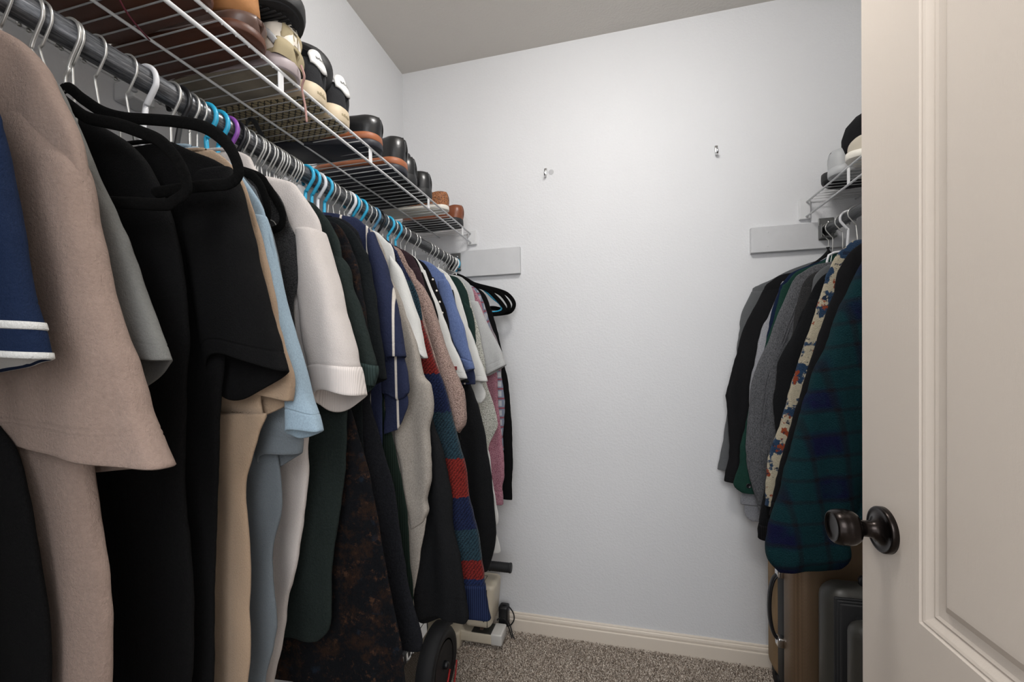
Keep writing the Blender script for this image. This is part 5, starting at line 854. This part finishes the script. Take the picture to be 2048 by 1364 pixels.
def text_on(body, size, depth, mat, parent, fn, name='lettering', font_scale=1.):
    cu = bpy.data.curves.new('lettering', 'FONT'); cu.body = body; cu.size = size; cu.extrude = depth; cu.align_x = 'CENTER'; cu.align_y = 'CENTER'; cu.offset = 0
    o = bpy.data.objects.new('tmp', cu); COL.objects.link(o); me = bpy.data.meshes.new_from_object(o, depsgraph=bpy.context.evaluated_depsgraph_get()); bpy.data.objects.remove(o)
    for v in me.vertices: v.co = Vector(fn(v.co.x, v.co.y, v.co.z))
    me.materials.clear(); return link(name, me, mat, parent, False)
ZS = 1.7045; P180 = math.pi
simple('oat_canvas', '#B5AD9E', .85, 0, .06, 300, .4); simple('chestnut_leather', '#7A4328', .35, 0, .15); simple('brown_shell', '#5D463D', .38, 0, .1, 120, .2); simple('tread_plain', '#8A8070', .7, 0, .25, 60, .5, .002)
# two tall boots with brown rubber shells
for y, lb in ((.500, 'brown boot with dark rubber sole, nearest on the left shelf'), (.601, 'tan suede boot with brown shell, next to the white chunky sneaker')):
    t = shoe('boot', lb, 'boot', (-.588, y, ZS), P180, L=.31, wh=.037, wb=.047, sole=.014, smat='brown_rubber', umat='brown_shell', hh=.026, hv=.06, ht=.05, op=.45, lean=.0, group='boots on the left shelf')
    bm = bmesh.new(); rings = []
    for k in range(9):
        z = .036+k*.023; r = []
        for j in range(28):
            a = 2*math.pi*j/28; r.append(bm.verts.new((.062+.002*k+(.0600-.001*k)*math.copysign(abs(math.cos(a))**.9, math.cos(a)), (.0365+.0006*k)*math.sin(a), z+.003*math.cos(a)*(k == 0))))
        rings.append(r)
    for a, b in zip(rings, rings[1:]):
        for j in range(28): bm.faces.new((a[j], a[(j+1) % 28], b[(j+1) % 28], b[j]))
    bm.faces.new(rings[0][::-1]); bm.faces.new(rings[-1]); from_bm('shaft', bm, 'tan_suede', t, True)
for y in (.405, .315):
    shoe('boot', 'brown leather shoe sole seen through the shelf wires, '+('second from the near end' if y > .35 else 'at the near end'), 'shoe', (-.60, y, ZS), P180, L=.30, sole=.018, smat='brown_rubber', umat='brown_leather', hh=.07)
# chunky cream sneaker
t = shoe('sneaker', 'chunky cream and white sneaker under the black slide sandal', 'sneaker', (-.592, .690, ZS), P180, L=.30, wh=.036, wb=.05, sole=.024, smat='lilac_rubber', umat='white_leather', hh=.078, hv=.095, ht=.05, lean=.04, tread='tread_plain')
bm = bmesh.new(); upper(bm, .13, .0375, .042, 2.2, .020, .040, .016, .008, .05, .06); from_bm('heel_patch', bm, 'cream_suede', t, True)
bm = bmesh.new(); upper(bm, .06, .026, .028, 2.0, .055, .034, .016, .010, .05, .15, d=.001); from_bm('heel_tab', bm, 'cream_suede', t, True)
for k in (-1, 1):
    bm = bmesh.new(); tube(bm, smooth_path([(.012, .0335*k, .040), (.03, .0385*k, .060), (.055, .040*k, .062), (.085, .0425*k, .05)], 5), .006, 8, flat=(.35, 1), updir=(0, 1, 0)); from_bm('overlay', bm, 'light_grey_leather', t, True)
bm = bmesh.new(); tube(bm, smooth_path([(-.586, .700, ZS+.022), (-.584, .706, ZS+.004), (-.595, .712, ZS-.012), (-.597, .722, ZS-.040), (-.598, .727, ZS-.070)], 6), .0021, 8); tag(from_bm('shoelace', bm, 'pink_lace', None, True), 'pale pink shoelace dangling over the front rail of the left shelf', 'shoelace')
bm = bmesh.new(); tube(bm, smooth_path([(-.60, .33, ZS+.03), (-.64, .40, 1.69), (-.668, .452, 1.655), (-.692, .502, 1.652)], 6), .0013, 8); tag(from_bm('shoelace', bm, 'wine_lace', None, True), 'wine red shoelace hanging through the near end of the left shelf', 'shoelace')
# black slide sandals on top of the sneakers
def slide(loc, rot, label, rim='black_rubber', band='black_rubber', L=.28, grp='slide sandals on the shelves', stripe=False):
    t = empty('slide_sandal', loc, label, 'sandal', grp); t.rotation_euler = rot
    bm = bmesh.new(); slab(bm, L, .042, .056, 2.6, 0, .026, .006, .002, spring=.012); from_bm('footbed', bm, rim, t, True)
    bm = bmesh.new(); slab(bm, L-.014, .036, .050, 2.6, -.003, .002, .006, spring=.012)
    for v in bm.verts: v.co.x += .007
    for k in range(-6, 7):
        y = k*.0068; x0 = .035; x1 = L*(.93-.0042*k*k); box(bm, x0, x1, y-.0014, y+.0014, -.0037, -.002)
    from_bm('outsole', bm, 'black_suede', t)
    bm = bmesh.new(); rings = []
    for i in range(9):
        x = L*.5+i*.0095; r = []
        for j in range(17):
            a = math.pi*j/16; r.append((x, .055*math.cos(a), .020+.052*math.sin(a)**.8))
        rings.append([bm.verts.new(p) for p in r])
    for a, b in zip(rings, rings[1:]):
        for j in range(16): bm.faces.new((a[j], a[j+1], b[j+1], b[j]))
    o = from_bm('strap', bm, band, t, True); md = o.modifiers.new('s', 'SOLIDIFY'); md.thickness = .005
    if stripe:
        bm = bmesh.new(); rings = []
        for i in range(4):
            x = L*.5+.022+i*.01; rings.append([bm.verts.new((x, .0575*math.cos(math.pi*j/16), .0205+.055*math.sin(math.pi*j/16)**.8)) for j in range(17)])
        for a, b in zip(rings, rings[1:]):
            for j in range(16): bm.faces.new((a[j], a[j+1], b[j+1], b[j]))
        o = from_bm('strap_stripe', bm, 'print_white', t, True)
    return t
slide((-.843, .668, 1.795), (R_(-6), R_(1), R_(0)), 'black slide sandal lying on the cream sneaker, its ribbed sole seen from below')
slide((-.885, .800, 1.782), (R_(-58), R_(-1), R_(-3)), 'black slide sandal tipped on its edge behind the black sneakers')
# two black sneakers with white heel tabs
for y, lb, rz in ((.781, 'black suede sneaker with white heel tab, left one of the pair', P180), (.862, 'black suede sneaker with white heel tab, right one beside the black dress shoe', P180)):
    t = shoe('sneaker', lb, 'sneaker', (-.603, y, ZS), rz, L=.295, wh=.035, wb=.047, sole=.033, smat='cream_rubber', umat='black_suede', hh=.066, hv=.08, ht=.045, lean=.10, tread='tread', group='black sneakers on the left shelf')
    bm = bmesh.new(); NS = 16; g = []
    def hs(yy, z):   # heel surface
        return .030*(1-math.sqrt(max(.05, 1-(yy/.0315)**2)))+.10*1.3*(z-.033)-.0075*math.sin(math.pi*min(1, max(0, z-.033)/.066*.95))-.001
    for i in range(NS+1):
        yy = -.0245+.049*i/NS; e = math.sqrt(max(0, 1-(yy/.0255)**2)); zt = .084+.024*e; zb_ = .070-.012*math.cos(yy/.0245*math.pi)*.5-.004
        g.append([bm.verts.new((hs(yy, zb_+(zt-zb_)*j/5)-dx+.003, yy, zb_+(zt-zb_)*j/5)) for dx in (.003,) for j in range(6)])
    for a, b in zip(g, g[1:]):
        for j in range(5): bm.faces.new((a[j], a[j+1], b[j+1], b[j]))
    o = from_bm('heel_tab', bm, 'print_white', t, True); md = o.modifiers.new('s', 'SOLIDIFY'); md.thickness = .0035; md.offset = 0
    text_on('adidas', .0125, .00005, 'print_black', t, lambda x, yv, z: (hs(x, .088+yv)-.0030-z, -x, .088+yv))
    text_on('adidas', .0105, .0002, 'cream_suede', t, lambda x, yv, z: (.0345*(1-math.sqrt(max(.05, 1-(x/.0365)**2)))-.0007-z, -x, .0165+yv))
# black dress shoes with tan welts
shoe('dress_shoe', 'black leather dress shoe with tan welt lying at an angle, left of its pair', 'shoe', (-.590, .995, ZS), P180+R_(13), L=.30, wh=.038, wb=.053, wt=2.2, sole=.016, smat='navy_rubber', umat='black_leather', hh=.058, hv=.062, ht=.045, op=.56, lean=.05, welt=.016, rot=(R_(-3), R_(2)), group='black dress shoes')
shoe('dress_shoe', 'black leather dress shoe with tan stacked heel facing out', 'shoe', (-.598, 1.135, ZS), P180, L=.30, wh=.039, wb=.052, wt=2.2, sole=.018, smat='navy_rubber', umat='black_leather', hh=.080, hv=.075, ht=.045, lean=.06, welt=.018, group='black dress shoes')
for y, lb in ((1.215, 'plain black leather slip on shoe, left of the two beside the strap'), (1.325, 'plain black leather slip on shoe, right of the two beside the strap')):
    shoe('slip_on_shoe', lb, 'shoe', (-.606, y, ZS), P180, L=.30, wh=.036, wb=.05, wt=2.3, sole=.028, smat='black_rubber', umat='black_leather', hh=.070, hv=.075, ht=.045, lean=.14, group='plain black shoes')
t = slide((-.90, 1.275, 1.79), (R_(8), R_(-4), R_(4)), 'black slide sandal with arched strap lying behind the plain black shoes', L=.24, grp=None)
shoe('loafer', 'brown woven leather loafer with a white sole', 'shoe', (-.612, 1.497, ZS+.018), P180+R_(10), L=.28, wh=.036, wb=.048, wt=2.3, sole=.016, smat='white_rubber', umat='woven_leather', hh=.062, hv=.06, ht=.045, lean=.1, rot=(R_(-5), R_(3)))
shoe('leather_shoe', 'brown and black leather shoe, last on the left shelf by the corner', 'shoe', (-.606, 1.625, ZS), P180, L=.27, wh=.034, wb=.044, sole=.026, smat='black_rubber', umat='chestnut_leather', hh=.066, hv=.06, ht=.045, lean=.06)
# black strap hanging through the shelf wires
bm = bmesh.new(); tube(bm, smooth_path([(-.79, .765, 1.66), (-.785, .77, 1.688), (-.775, .775, 1.693), (-.79, .80, 1.692), (-.82, .85, 1.692), (-.85, .90, 1.692), (-.86, .93, 1.690), (-.862, .94, 1.66)], 5), .0055, 8, flat=(.35, 1), updir=(0, 0, 1)); tag(from_bm('strap', bm, 'black_rubber', None, True), 'black strap threaded under the left shelf wires', 'strap')
# right shelf
slide((.945, 1.668, 1.739), (R_(-30), R_(4), P180+R_(4)), 'dark slide sandal with a pale strap leaning by the back wall on the right shelf', L=.27, stripe=True, grp=None)
slide((.925, 1.590, ZS+.007), (0, 0, P180-R_(3)), 'dark slide sandal lying flat on the right shelf beside the grey sneaker', L=.27, grp=None)
t = shoe('sneaker', 'pale grey leather sneaker at the front of the right shelf', 'sneaker', (.642, 1.525, 1.708), 0, L=.29, wh=.036, wb=.05, sole=.024, smat='light_grey_leather', umat='light_grey_leather', hh=.066, hv=.08, ht=.05, lean=.14)
shoe('canvas_shoe', 'cream canvas shoe on the right shelf half hidden by the door', 'shoe', (.925, 1.427, 1.708), P180, L=.28, wh=.036, wb=.048, sole=.020, smat='white_rubber', umat='oat_canvas', hh=.05, hv=.06, ht=.05, op=.5, lean=.05)
t = empty('baseball_cap', (.765, 1.478, 1.774), 'black cap resting on the shoes of the right shelf', 'cap')
t.rotation_euler = (R_(4), R_(-14), R_(-25))
bm = bmesh.new(); lathe(bm, [(.088, 0), (.0895, .012), (.089, .03), (.083, .058), (.068, .085), (.042, .104), (.015, .112), (.002, .113)], Matrix.Identity(4), 48)
for v in bm.verts: v.co.x *= 1.08; v.co.z += .0015*math.sin(math.atan2(v.co.y, v.co.x)*6)
from_bm('crown', bm, 'black_poplin', t, True)
bm = bmesh.new(); rings = []
for i in range(7):
    r = .088+.068*i/6; rings.append([bm.verts.new((r*math.cos(a)*1.04, (.088*math.sin(a))*(1+.02*i), .004-.018*math.sin(a)**2*i/6)) for a in [R_(-78+156*j/20) for j in range(21)]])
for a, b in zip(rings, rings[1:]):
    for j in range(20): bm.faces.new((a[j], a[j+1], b[j+1], b[j]))
o = from_bm('brim', bm, 'black_poplin', t, True); md = o.modifiers.new('s', 'SOLIDIFY'); md.thickness = .003
# ------------------------------------------------------------------ the open door with its knob
DX = .383; DY0, DY1, DZ0, DZ1 = .045, .8025, .012, 2.035
def panel_face(bm, y0, y1, z0, z1, sgn):
    """moulded raised panel, nested rectangles; returns outer loop"""
    prof = [(0, 0), (.0035, .0035), (.0055, .0015), (.009, .003), (.018, .0095), (.021, .0075), (.025, .0095), (.036, .0105), (.048, .001), (.051, .0008)]
    loops = []
    for d, dep in prof:
        dep *= .68; x = DX+dep if sgn < 0 else DX+.035-dep
        loops.append([bm.verts.new((x, y, z)) for y, z in ((y0+d, z0+d), (y1-d, z0+d), (y1-d, z1-d), (y0+d, z1-d))])
    for a, b in zip(loops, loops[1:]):
        for k in range(4): bm.faces.new((a[k], a[(k+1) % 4], b[(k+1) % 4], b[k]))
    bm.faces.new(loops[-1]); return loops[0]
bm = bmesh.new()
pans = [(.178, .668, .20, .60), (.178, .668, .797, 1.91)]
for sgn in (-1, 1):
    x = DX if sgn < 0 else DX+.035
    for p in pans: panel_face(bm, *p, sgn)
    def q(y0, y1, z0, z1): bm.faces.new([bm.verts.new((x, y, z)) for y, z in ((y0, z0), (y1, z0), (y1, z1), (y0, z1))])
    q(DY0, .178, DZ0, DZ1); q(.668, DY1-.0015, DZ0, DZ1); q(.178, .668, DZ0, .20); q(.178, .668, .60, .797); q(.178, .668, 1.91, DZ1)
for a, b in (((DX, DY1-.0015), (DX+.0015, DY1)), ((DX+.0015, DY1), (DX+.0335, DY1)), ((DX+.0335, DY1), (DX+.035, DY1-.0015)), ((DX, DY0), (DX+.035, DY0))):
    bm.faces.new([bm.verts.new(p) for p in ((a[0], a[1], DZ0), (b[0], b[1], DZ0), (b[0], b[1], DZ1), (a[0], a[1], DZ1))])
for z in (DZ0, DZ1): bm.faces.new([bm.verts.new(p) for p in ((DX, DY0, z), (DX+.035, DY0, z), (DX+.035, DY1-.0015, z), (DX, DY1-.0015, z))])
bmesh.ops.remove_doubles(bm, verts=bm.verts, dist=.0001)
door = from_bm('door_1', bm, 'door_paint'); door['kind'] = 'structure'
KY, KZ = .7405, .892
MK = Matrix.Translation((DX, KY, KZ)) @ Matrix.Rotation(R_(-90), 4, 'Y')
bm = bmesh.new(); lathe(bm, [(.001, -.001), (.0338, -.001), (.0338, .0065), (.0325, .0085), (.0300, .0088), (.0285, .0078), (.022, .0095), (.0165, .0125), (.0128, .018), (.0118, .024), (.0120, .034), (.0150, .0355), (.001, .036)], MK, 64)
h = from_bm('knob_rosette', bm, 'knob_bronze', door, True); h['label'] = 'dark bronze round rosette'
bm = bmesh.new(); lathe(bm, [(.001, .0345), (.0165, .0345), (.0215, .0375), (.0253, .043), (.0268, .049), (.0268, .0535), (.0262, .056), (.0266, .058), (.0256, .0635), (.0238, .0675), (.0222, .0695), (.0212, .0697), (.0204, .0685), (.0195, .0672), (.012, .0662), (.001, .0660)], MK, 64)
h = from_bm('door_knob', bm, 'knob_bronze', door, True); h['label'] = 'dark bronze round knob'
# ------------------------------------------------------------------ suitcases
def rbox(bm, x0, x1, y0, y1, z0, z1, r, seg=6):
    box(bm, x0, x1, y0, y1, z0, z1, bev=r, seg=seg)
t = empty('suitcase', (.72, 1.555, 0), 'gold brown hard shell suitcase with black side handle, under the hanging jackets', 'suitcase'); ox, oy = .72, 1.555
bm = bmesh.new(); rbox(bm, -.215, .225, -.135, -.012, .055, .66, .045); from_bm('front_shell', bm, 'gold_shell', t, True)
bm = bmesh.new(); rbox(bm, -.215, .225, .012, .135, .055, .66, .045); from_bm('rear_shell', bm, 'cardboard', t, True)
bm = bmesh.new(); rbox(bm, -.210, .220, -.045, .045, .058, .655, .03, 4); from_bm('zipper_band', bm, 'black_rubber', t, True)
bm = bmesh.new(); tube(bm, smooth_path([(-.214, -.034, .455), (-.236, -.034, .440), (-.248, -.034, .40), (-.252, -.034, .345), (-.248, -.034, .29), (-.236, -.034, .25), (-.214, -.034, .235)], 5), .0085, 12, flat=(1.3, .7), updir=(0, 1, 0)); hd = from_bm('side_handle', bm, 'black_plastic', t, True)
for z in (.458, .233):
    bm = bmesh.new(); rbox(bm, -.232, -.208, -.050, -.018, z-.016, z+.016, .006, 3); o = from_bm('handle_cap', bm, 'chrome', hd, True)
for x in (-.185, .195):
    for y in (-.095, .095):
        bm = bmesh.new(); lathe(bm, [(.004, -.012), (.022, -.012), (.026, -.008), (.026, .008), (.022, .012), (.004, .012)], Matrix.Translation((x, y, .026)) @ Matrix.Rotation(R_(90), 4, 'Y'), 24)
        box(bm, x-.016, x+.016, y-.016, y+.016, .040, .062, bev=.004); from_bm('wheel', bm, 'black_rubber', t, True)
t = empty('suitcase', (.73, 1.275, 0), 'dark grey ribbed hard shell suitcase in front of the gold brown one', 'suitcase')
bm = bmesh.new(); rbox(bm, -.195, .2, .0, .105, .05, .535, .05)
from_bm('rear_shell', bm, 'gunmetal_shell', t, True)
bm = bmesh.new(); rbox(bm, -.178, .18, -.04, .02, .07, .510, .03, 4)
for k in range(3): rbox(bm, -.186, .19, -.005-.016*k, .003-.016*k, .062, .520-.0*k, .004, 2)
from_bm('zipper_band', bm, 'black_rubber', t, True)
bm = bmesh.new(); rbox(bm, -.185, .19, -.115, -.038, .055, .500, .035); from_bm('front_shell', bm, 'gunmetal_shell', t, True)
for x in (-.15, .15):
    bm = bmesh.new(); rbox(bm, x-.012, x+.012, -.126, -.108, .10, .46, .008, 3); from_bm('shell_rib', bm, 'gunmetal_shell', t, True)
    for y in (-.08, .07):
        bm = bmesh.new(); lathe(bm, [(.004, -.01), (.022, -.01), (.024, 0), (.022, .01), (.004, .01)], Matrix.Translation((x, y, .024)) @ Matrix.Rotation(R_(90), 4, 'Y'), 20); box(bm, x-.014, x+.014, y-.014, y+.014, .036, .058, bev=.004); from_bm('wheel', bm, 'black_rubber', t, True)
bm = bmesh.new(); tube(bm, smooth_path([(-.10, .05, .534), (-.09, .05, .555), (0, .05, .562), (.09, .05, .555), (.10, .05, .534)], 5), .008, 10, flat=(1.4, .7), updir=(0, 1, 0)); from_bm('top_handle', bm, 'black_plastic', t, True)
# ------------------------------------------------------------------ sewing machine
t = empty('sewing_machine', (-.66, 1.62, 0), 'cream sewing machine on the carpet in the back left corner', 'sewing machine')
bm = bmesh.new(); rbox(bm, -.225, .034, -.062, .075, .002, .072, .010, 3); from_bm('base', bm, 'machine_plastic', t, True)
bm = bmesh.new(); rbox(bm, .02, .203, -.038, .040, .026, .070, .008, 3); from_bm('bed', bm, 'machine_plastic', t, True)
bm = bmesh.new(); rbox(bm, .158, .2045, -.039, .041, .027, .0722, .006, 3); from_bm('bed_cover', bm, 'machine_white', t, True)
bm = bmesh.new(); rbox(bm, .078, .160, -.0365, .032, .068, .0712, .001, 1); pl = from_bm('needle_plate', bm, 'grey_plate', t)
bm = bmesh.new(); rbox(bm, .108, .122, -.02, .0, .071, .079, .002, 2); from_bm('presser_foot', bm, 'brown_shell', t)
bm = bmesh.new(); rbox(bm, -.225, -.13, -.055, .068, .06, .27, .02, 4); from_bm('column', bm, 'machine_plastic', t, True)
bm = bmesh.new(); rbox(bm, -.2, .12, -.04, .064, .17, .262, .02, 4); from_bm('arm', bm, 'machine_plastic', t, True)
bm = bmesh.new(); rbox(bm, .055, .178, -.052, .07, .095, .268, .018, 4)
for v in bm.verts:
    if v.co.z < .15 and v.co.x > .1: v.co.x -= (.15-v.co.z)*.35
hd = from_bm('head', bm, 'machine_plastic', t, True)
bm = bmesh.new(); rbox(bm, .134, .138, -.0535, -.050, .125, .185, .001, 1); from_bm('thread_slot', bm, 'print_black', hd)
bm = bmesh.new(); rbox(bm, .055, .15, -.053, -.0515, .214, .216, .0004, 1); rbox(bm, .149, .151, -.053, -.0515, .1, .255, .0004, 1); from_bm('panel_line', bm, 'print_black', hd)
bm = bmesh.new()
for a in ((.092, .130, -.030, -.028), (.092, .130, .028, .030), (.128, .130, -.03, .03), (.092, .094, -.03, .03)): rbox(bm, a[0], a[1], a[2], a[3], .2675, .2686, .0003, 1)
from_bm('top_lid_line', bm, 'print_black', hd)
bm = bmesh.new(); rbox(bm, .165, .205, .052, .095, .05, .13, .008, 3); from_bm('motor_plug', bm, 'black_plastic', t, True)
for pts, lb in (([(.175, .07, .135), (.20, .074, .128), (.222, .078, .10), (.226, .08, .07), (.212, .08, .045), (.19, .078, .036)], 0), ([(.17, .06, .07), (.19, .05, .085), (.205, .055, .06), (.215, .06, .02), (.222, .05, .008)], 1), ([(.16, .05, .075), (.19, .06, .092), (.21, .07, .05), (.225, .06, .012), (.235, .05, .006)], 2)):
    bm = bmesh.new(); tube(bm, smooth_path(pts, 6), .0026, 8); from_bm('power_cable', bm, 'black_rubber', t, True)
# ------------------------------------------------------------------ folded kick scooter
simple('rust_metal', '#6B4A3C', .5, .3); simple('fender_black', '#191A1D', .75, 0, .1)
t = empty('electric_scooter', (-.60, 1.0, 0), 'folded black electric scooter with red trim below the hanging sweaters', 'scooter')
WX, WY = 0.0, .315
MW = Matrix.Translation((WX, WY, .126)) @ Matrix.Rotation(R_(90), 4, 'Y')
bm = bmesh.new(); lathe(bm, [(.078, -.018), (.092, -.024), (.106, -.021), (.115, -.011), (.1175, 0), (.115, .011), (.106, .021), (.092, .024), (.078, .018)], MW, 56); from_bm('tyre', bm, 'black_rubber', t, True)
bm = bmesh.new(); lathe(bm, [(.01, -.016), (.05, -.014), (.079, -.018), (.079, .018), (.073, .018), (.070, .003), (.032, .003), (.026, .012), (.01, .014)], MW, 48); wr = from_bm('wheel_rim', bm, 'scooter_black', t, True)
bm = bmesh.new(); lathe(bm, [(.020, .0125), (.044, .0125), (.044, .0150), (.020, .0150)], MW, 40); o = from_bm('brake_disc', bm, 'galvanised', wr, True)
bm = bmesh.new(); lathe(bm, [(.001, .015), (.014, .015), (.012, .030), (.008, .034), (.001, .034)], MW, 20); from_bm('axle_nut', bm, 'black_plastic', wr, True)
bm = bmesh.new(); rings = []
for k in range(22):
    a = R_(60+k*5.5); rr = .128
    rings.append([bm.verts.new((x, WY+math.cos(a)*r, .126+math.sin(a)*r)) for x, r in ((-.029, rr-.008), (-.027, rr), (0, rr+.002), (.025, rr), (.027, rr-.008), (.025, rr-.008), (.023, rr-.003), (0, rr-.001), (-.025, rr-.003), (-.027, rr-.008))])
for a, b in zip(rings, rings[1:]):
    for j in range(10): bm.faces.new((a[j], a[(j+1) % 10], b[(j+1) % 10], b[j]))
bm.faces.new(rings[0]); bm.faces.new(rings[-1][::-1]); from_bm('fender', bm, 'fender_black', t, True)
bm = bmesh.new(); rbox(bm, -.075, .04, -.55, .19, .10, .155, .012, 3); dk = from_bm('deck', bm, 'scooter_black', t, True)
for pts in ([(.036, WY+.005, .110), (.040, WY-.035, .075), (.041, WY-.07, .035), (.040, WY-.12, .02)], [(.028, WY+.085, .085), (.032, WY+.06, .045), (.034, WY+.02, .015)]):
    bm = bmesh.new(); tube(bm, smooth_path(pts, 6), .0032, 8); from_bm('red_cable', bm, 'red_paint', t, True)
# folded stem over the wheel, with white lettering panel
MS = Matrix.Translation((-.047, 0, .268)) @ Matrix.Rotation(R_(4), 4, 'X')
bm = bmesh.new(); rbox(bm, -.028, .028, -.60, .28, -.024, .024, .010, 3); bm.transform(MS); st = from_bm('stem', bm, 'scooter_black', t, True)
bm = bmesh.new(); tube(bm, [(-.047, .27, .29), (-.047, .60, .328)], .017, 16); from_bm('stem_tube', bm, 'scooter_black', t, True)
bm = bmesh.new(); rbox(bm, .0275, .0288, .165, .262, -.020, .020, .0003, 1); rbox(bm, -.024, .0275, .165, .262, .0235, .0248, .0003, 1); bm.transform(MS); from_bm('white_panel', bm, 'print_white', st)
def blocks(y0, glyph):
    bm = bmesh.new()
    for (a, b, c, d) in glyph: rbox(bm, .0275, .0290, y0+a, y0+b, -.018+c, -.018+d, .0002, 1)
    bm.transform(MS); return from_bm('stem_letter', bm, 'print_white', st)
blocks(.126, [(0, .032, .0, .006), (0, .032, .028, .034), (0, .008, 0, .034), (.024, .032, 0, .034)])
blocks(.075, [(0, .032, .014, .020), (0, .008, 0, .034), (.024, .032, 0, .034)])
blocks(.030, [(0, .032, .028, .034), (.012, .020, 0, .034), (0, .032, 0, .006)])
bm = bmesh.new(); tube(bm, [(-.24, .62, .330), (.085, .62, .326)], .011, 14); from_bm('handlebar', bm, 'scooter_black', t, True)
for a, b in ((.086, .178), (-.26, -.17)):
    bm = bmesh.new(); x0, x1 = min(a, b), max(a, b); MG = Matrix.Translation((0, .62, .326)) @ Matrix.Rotation(R_(90), 4, 'Y')
    prof = [(.012, x0), (.019, x0), (.0205, x0+.004)]+[(.0185 if k % 2 else .0192, x0+.008+k*(x1-x0-.016)/16) for k in range(17)]+[(.0205, x1-.004), (.019, x1), (.004, x1)]
    lathe(bm, prof, MG, 24); from_bm('grip', bm, 'black_rubber', t, True)
bm = bmesh.new(); rbox(bm, .06, .082, .60, .63, .345, .372, .006, 3); from_bm('bell', bm, 'black_plastic', t, True)
# scattered: blue grey lint by the suitcase wheel
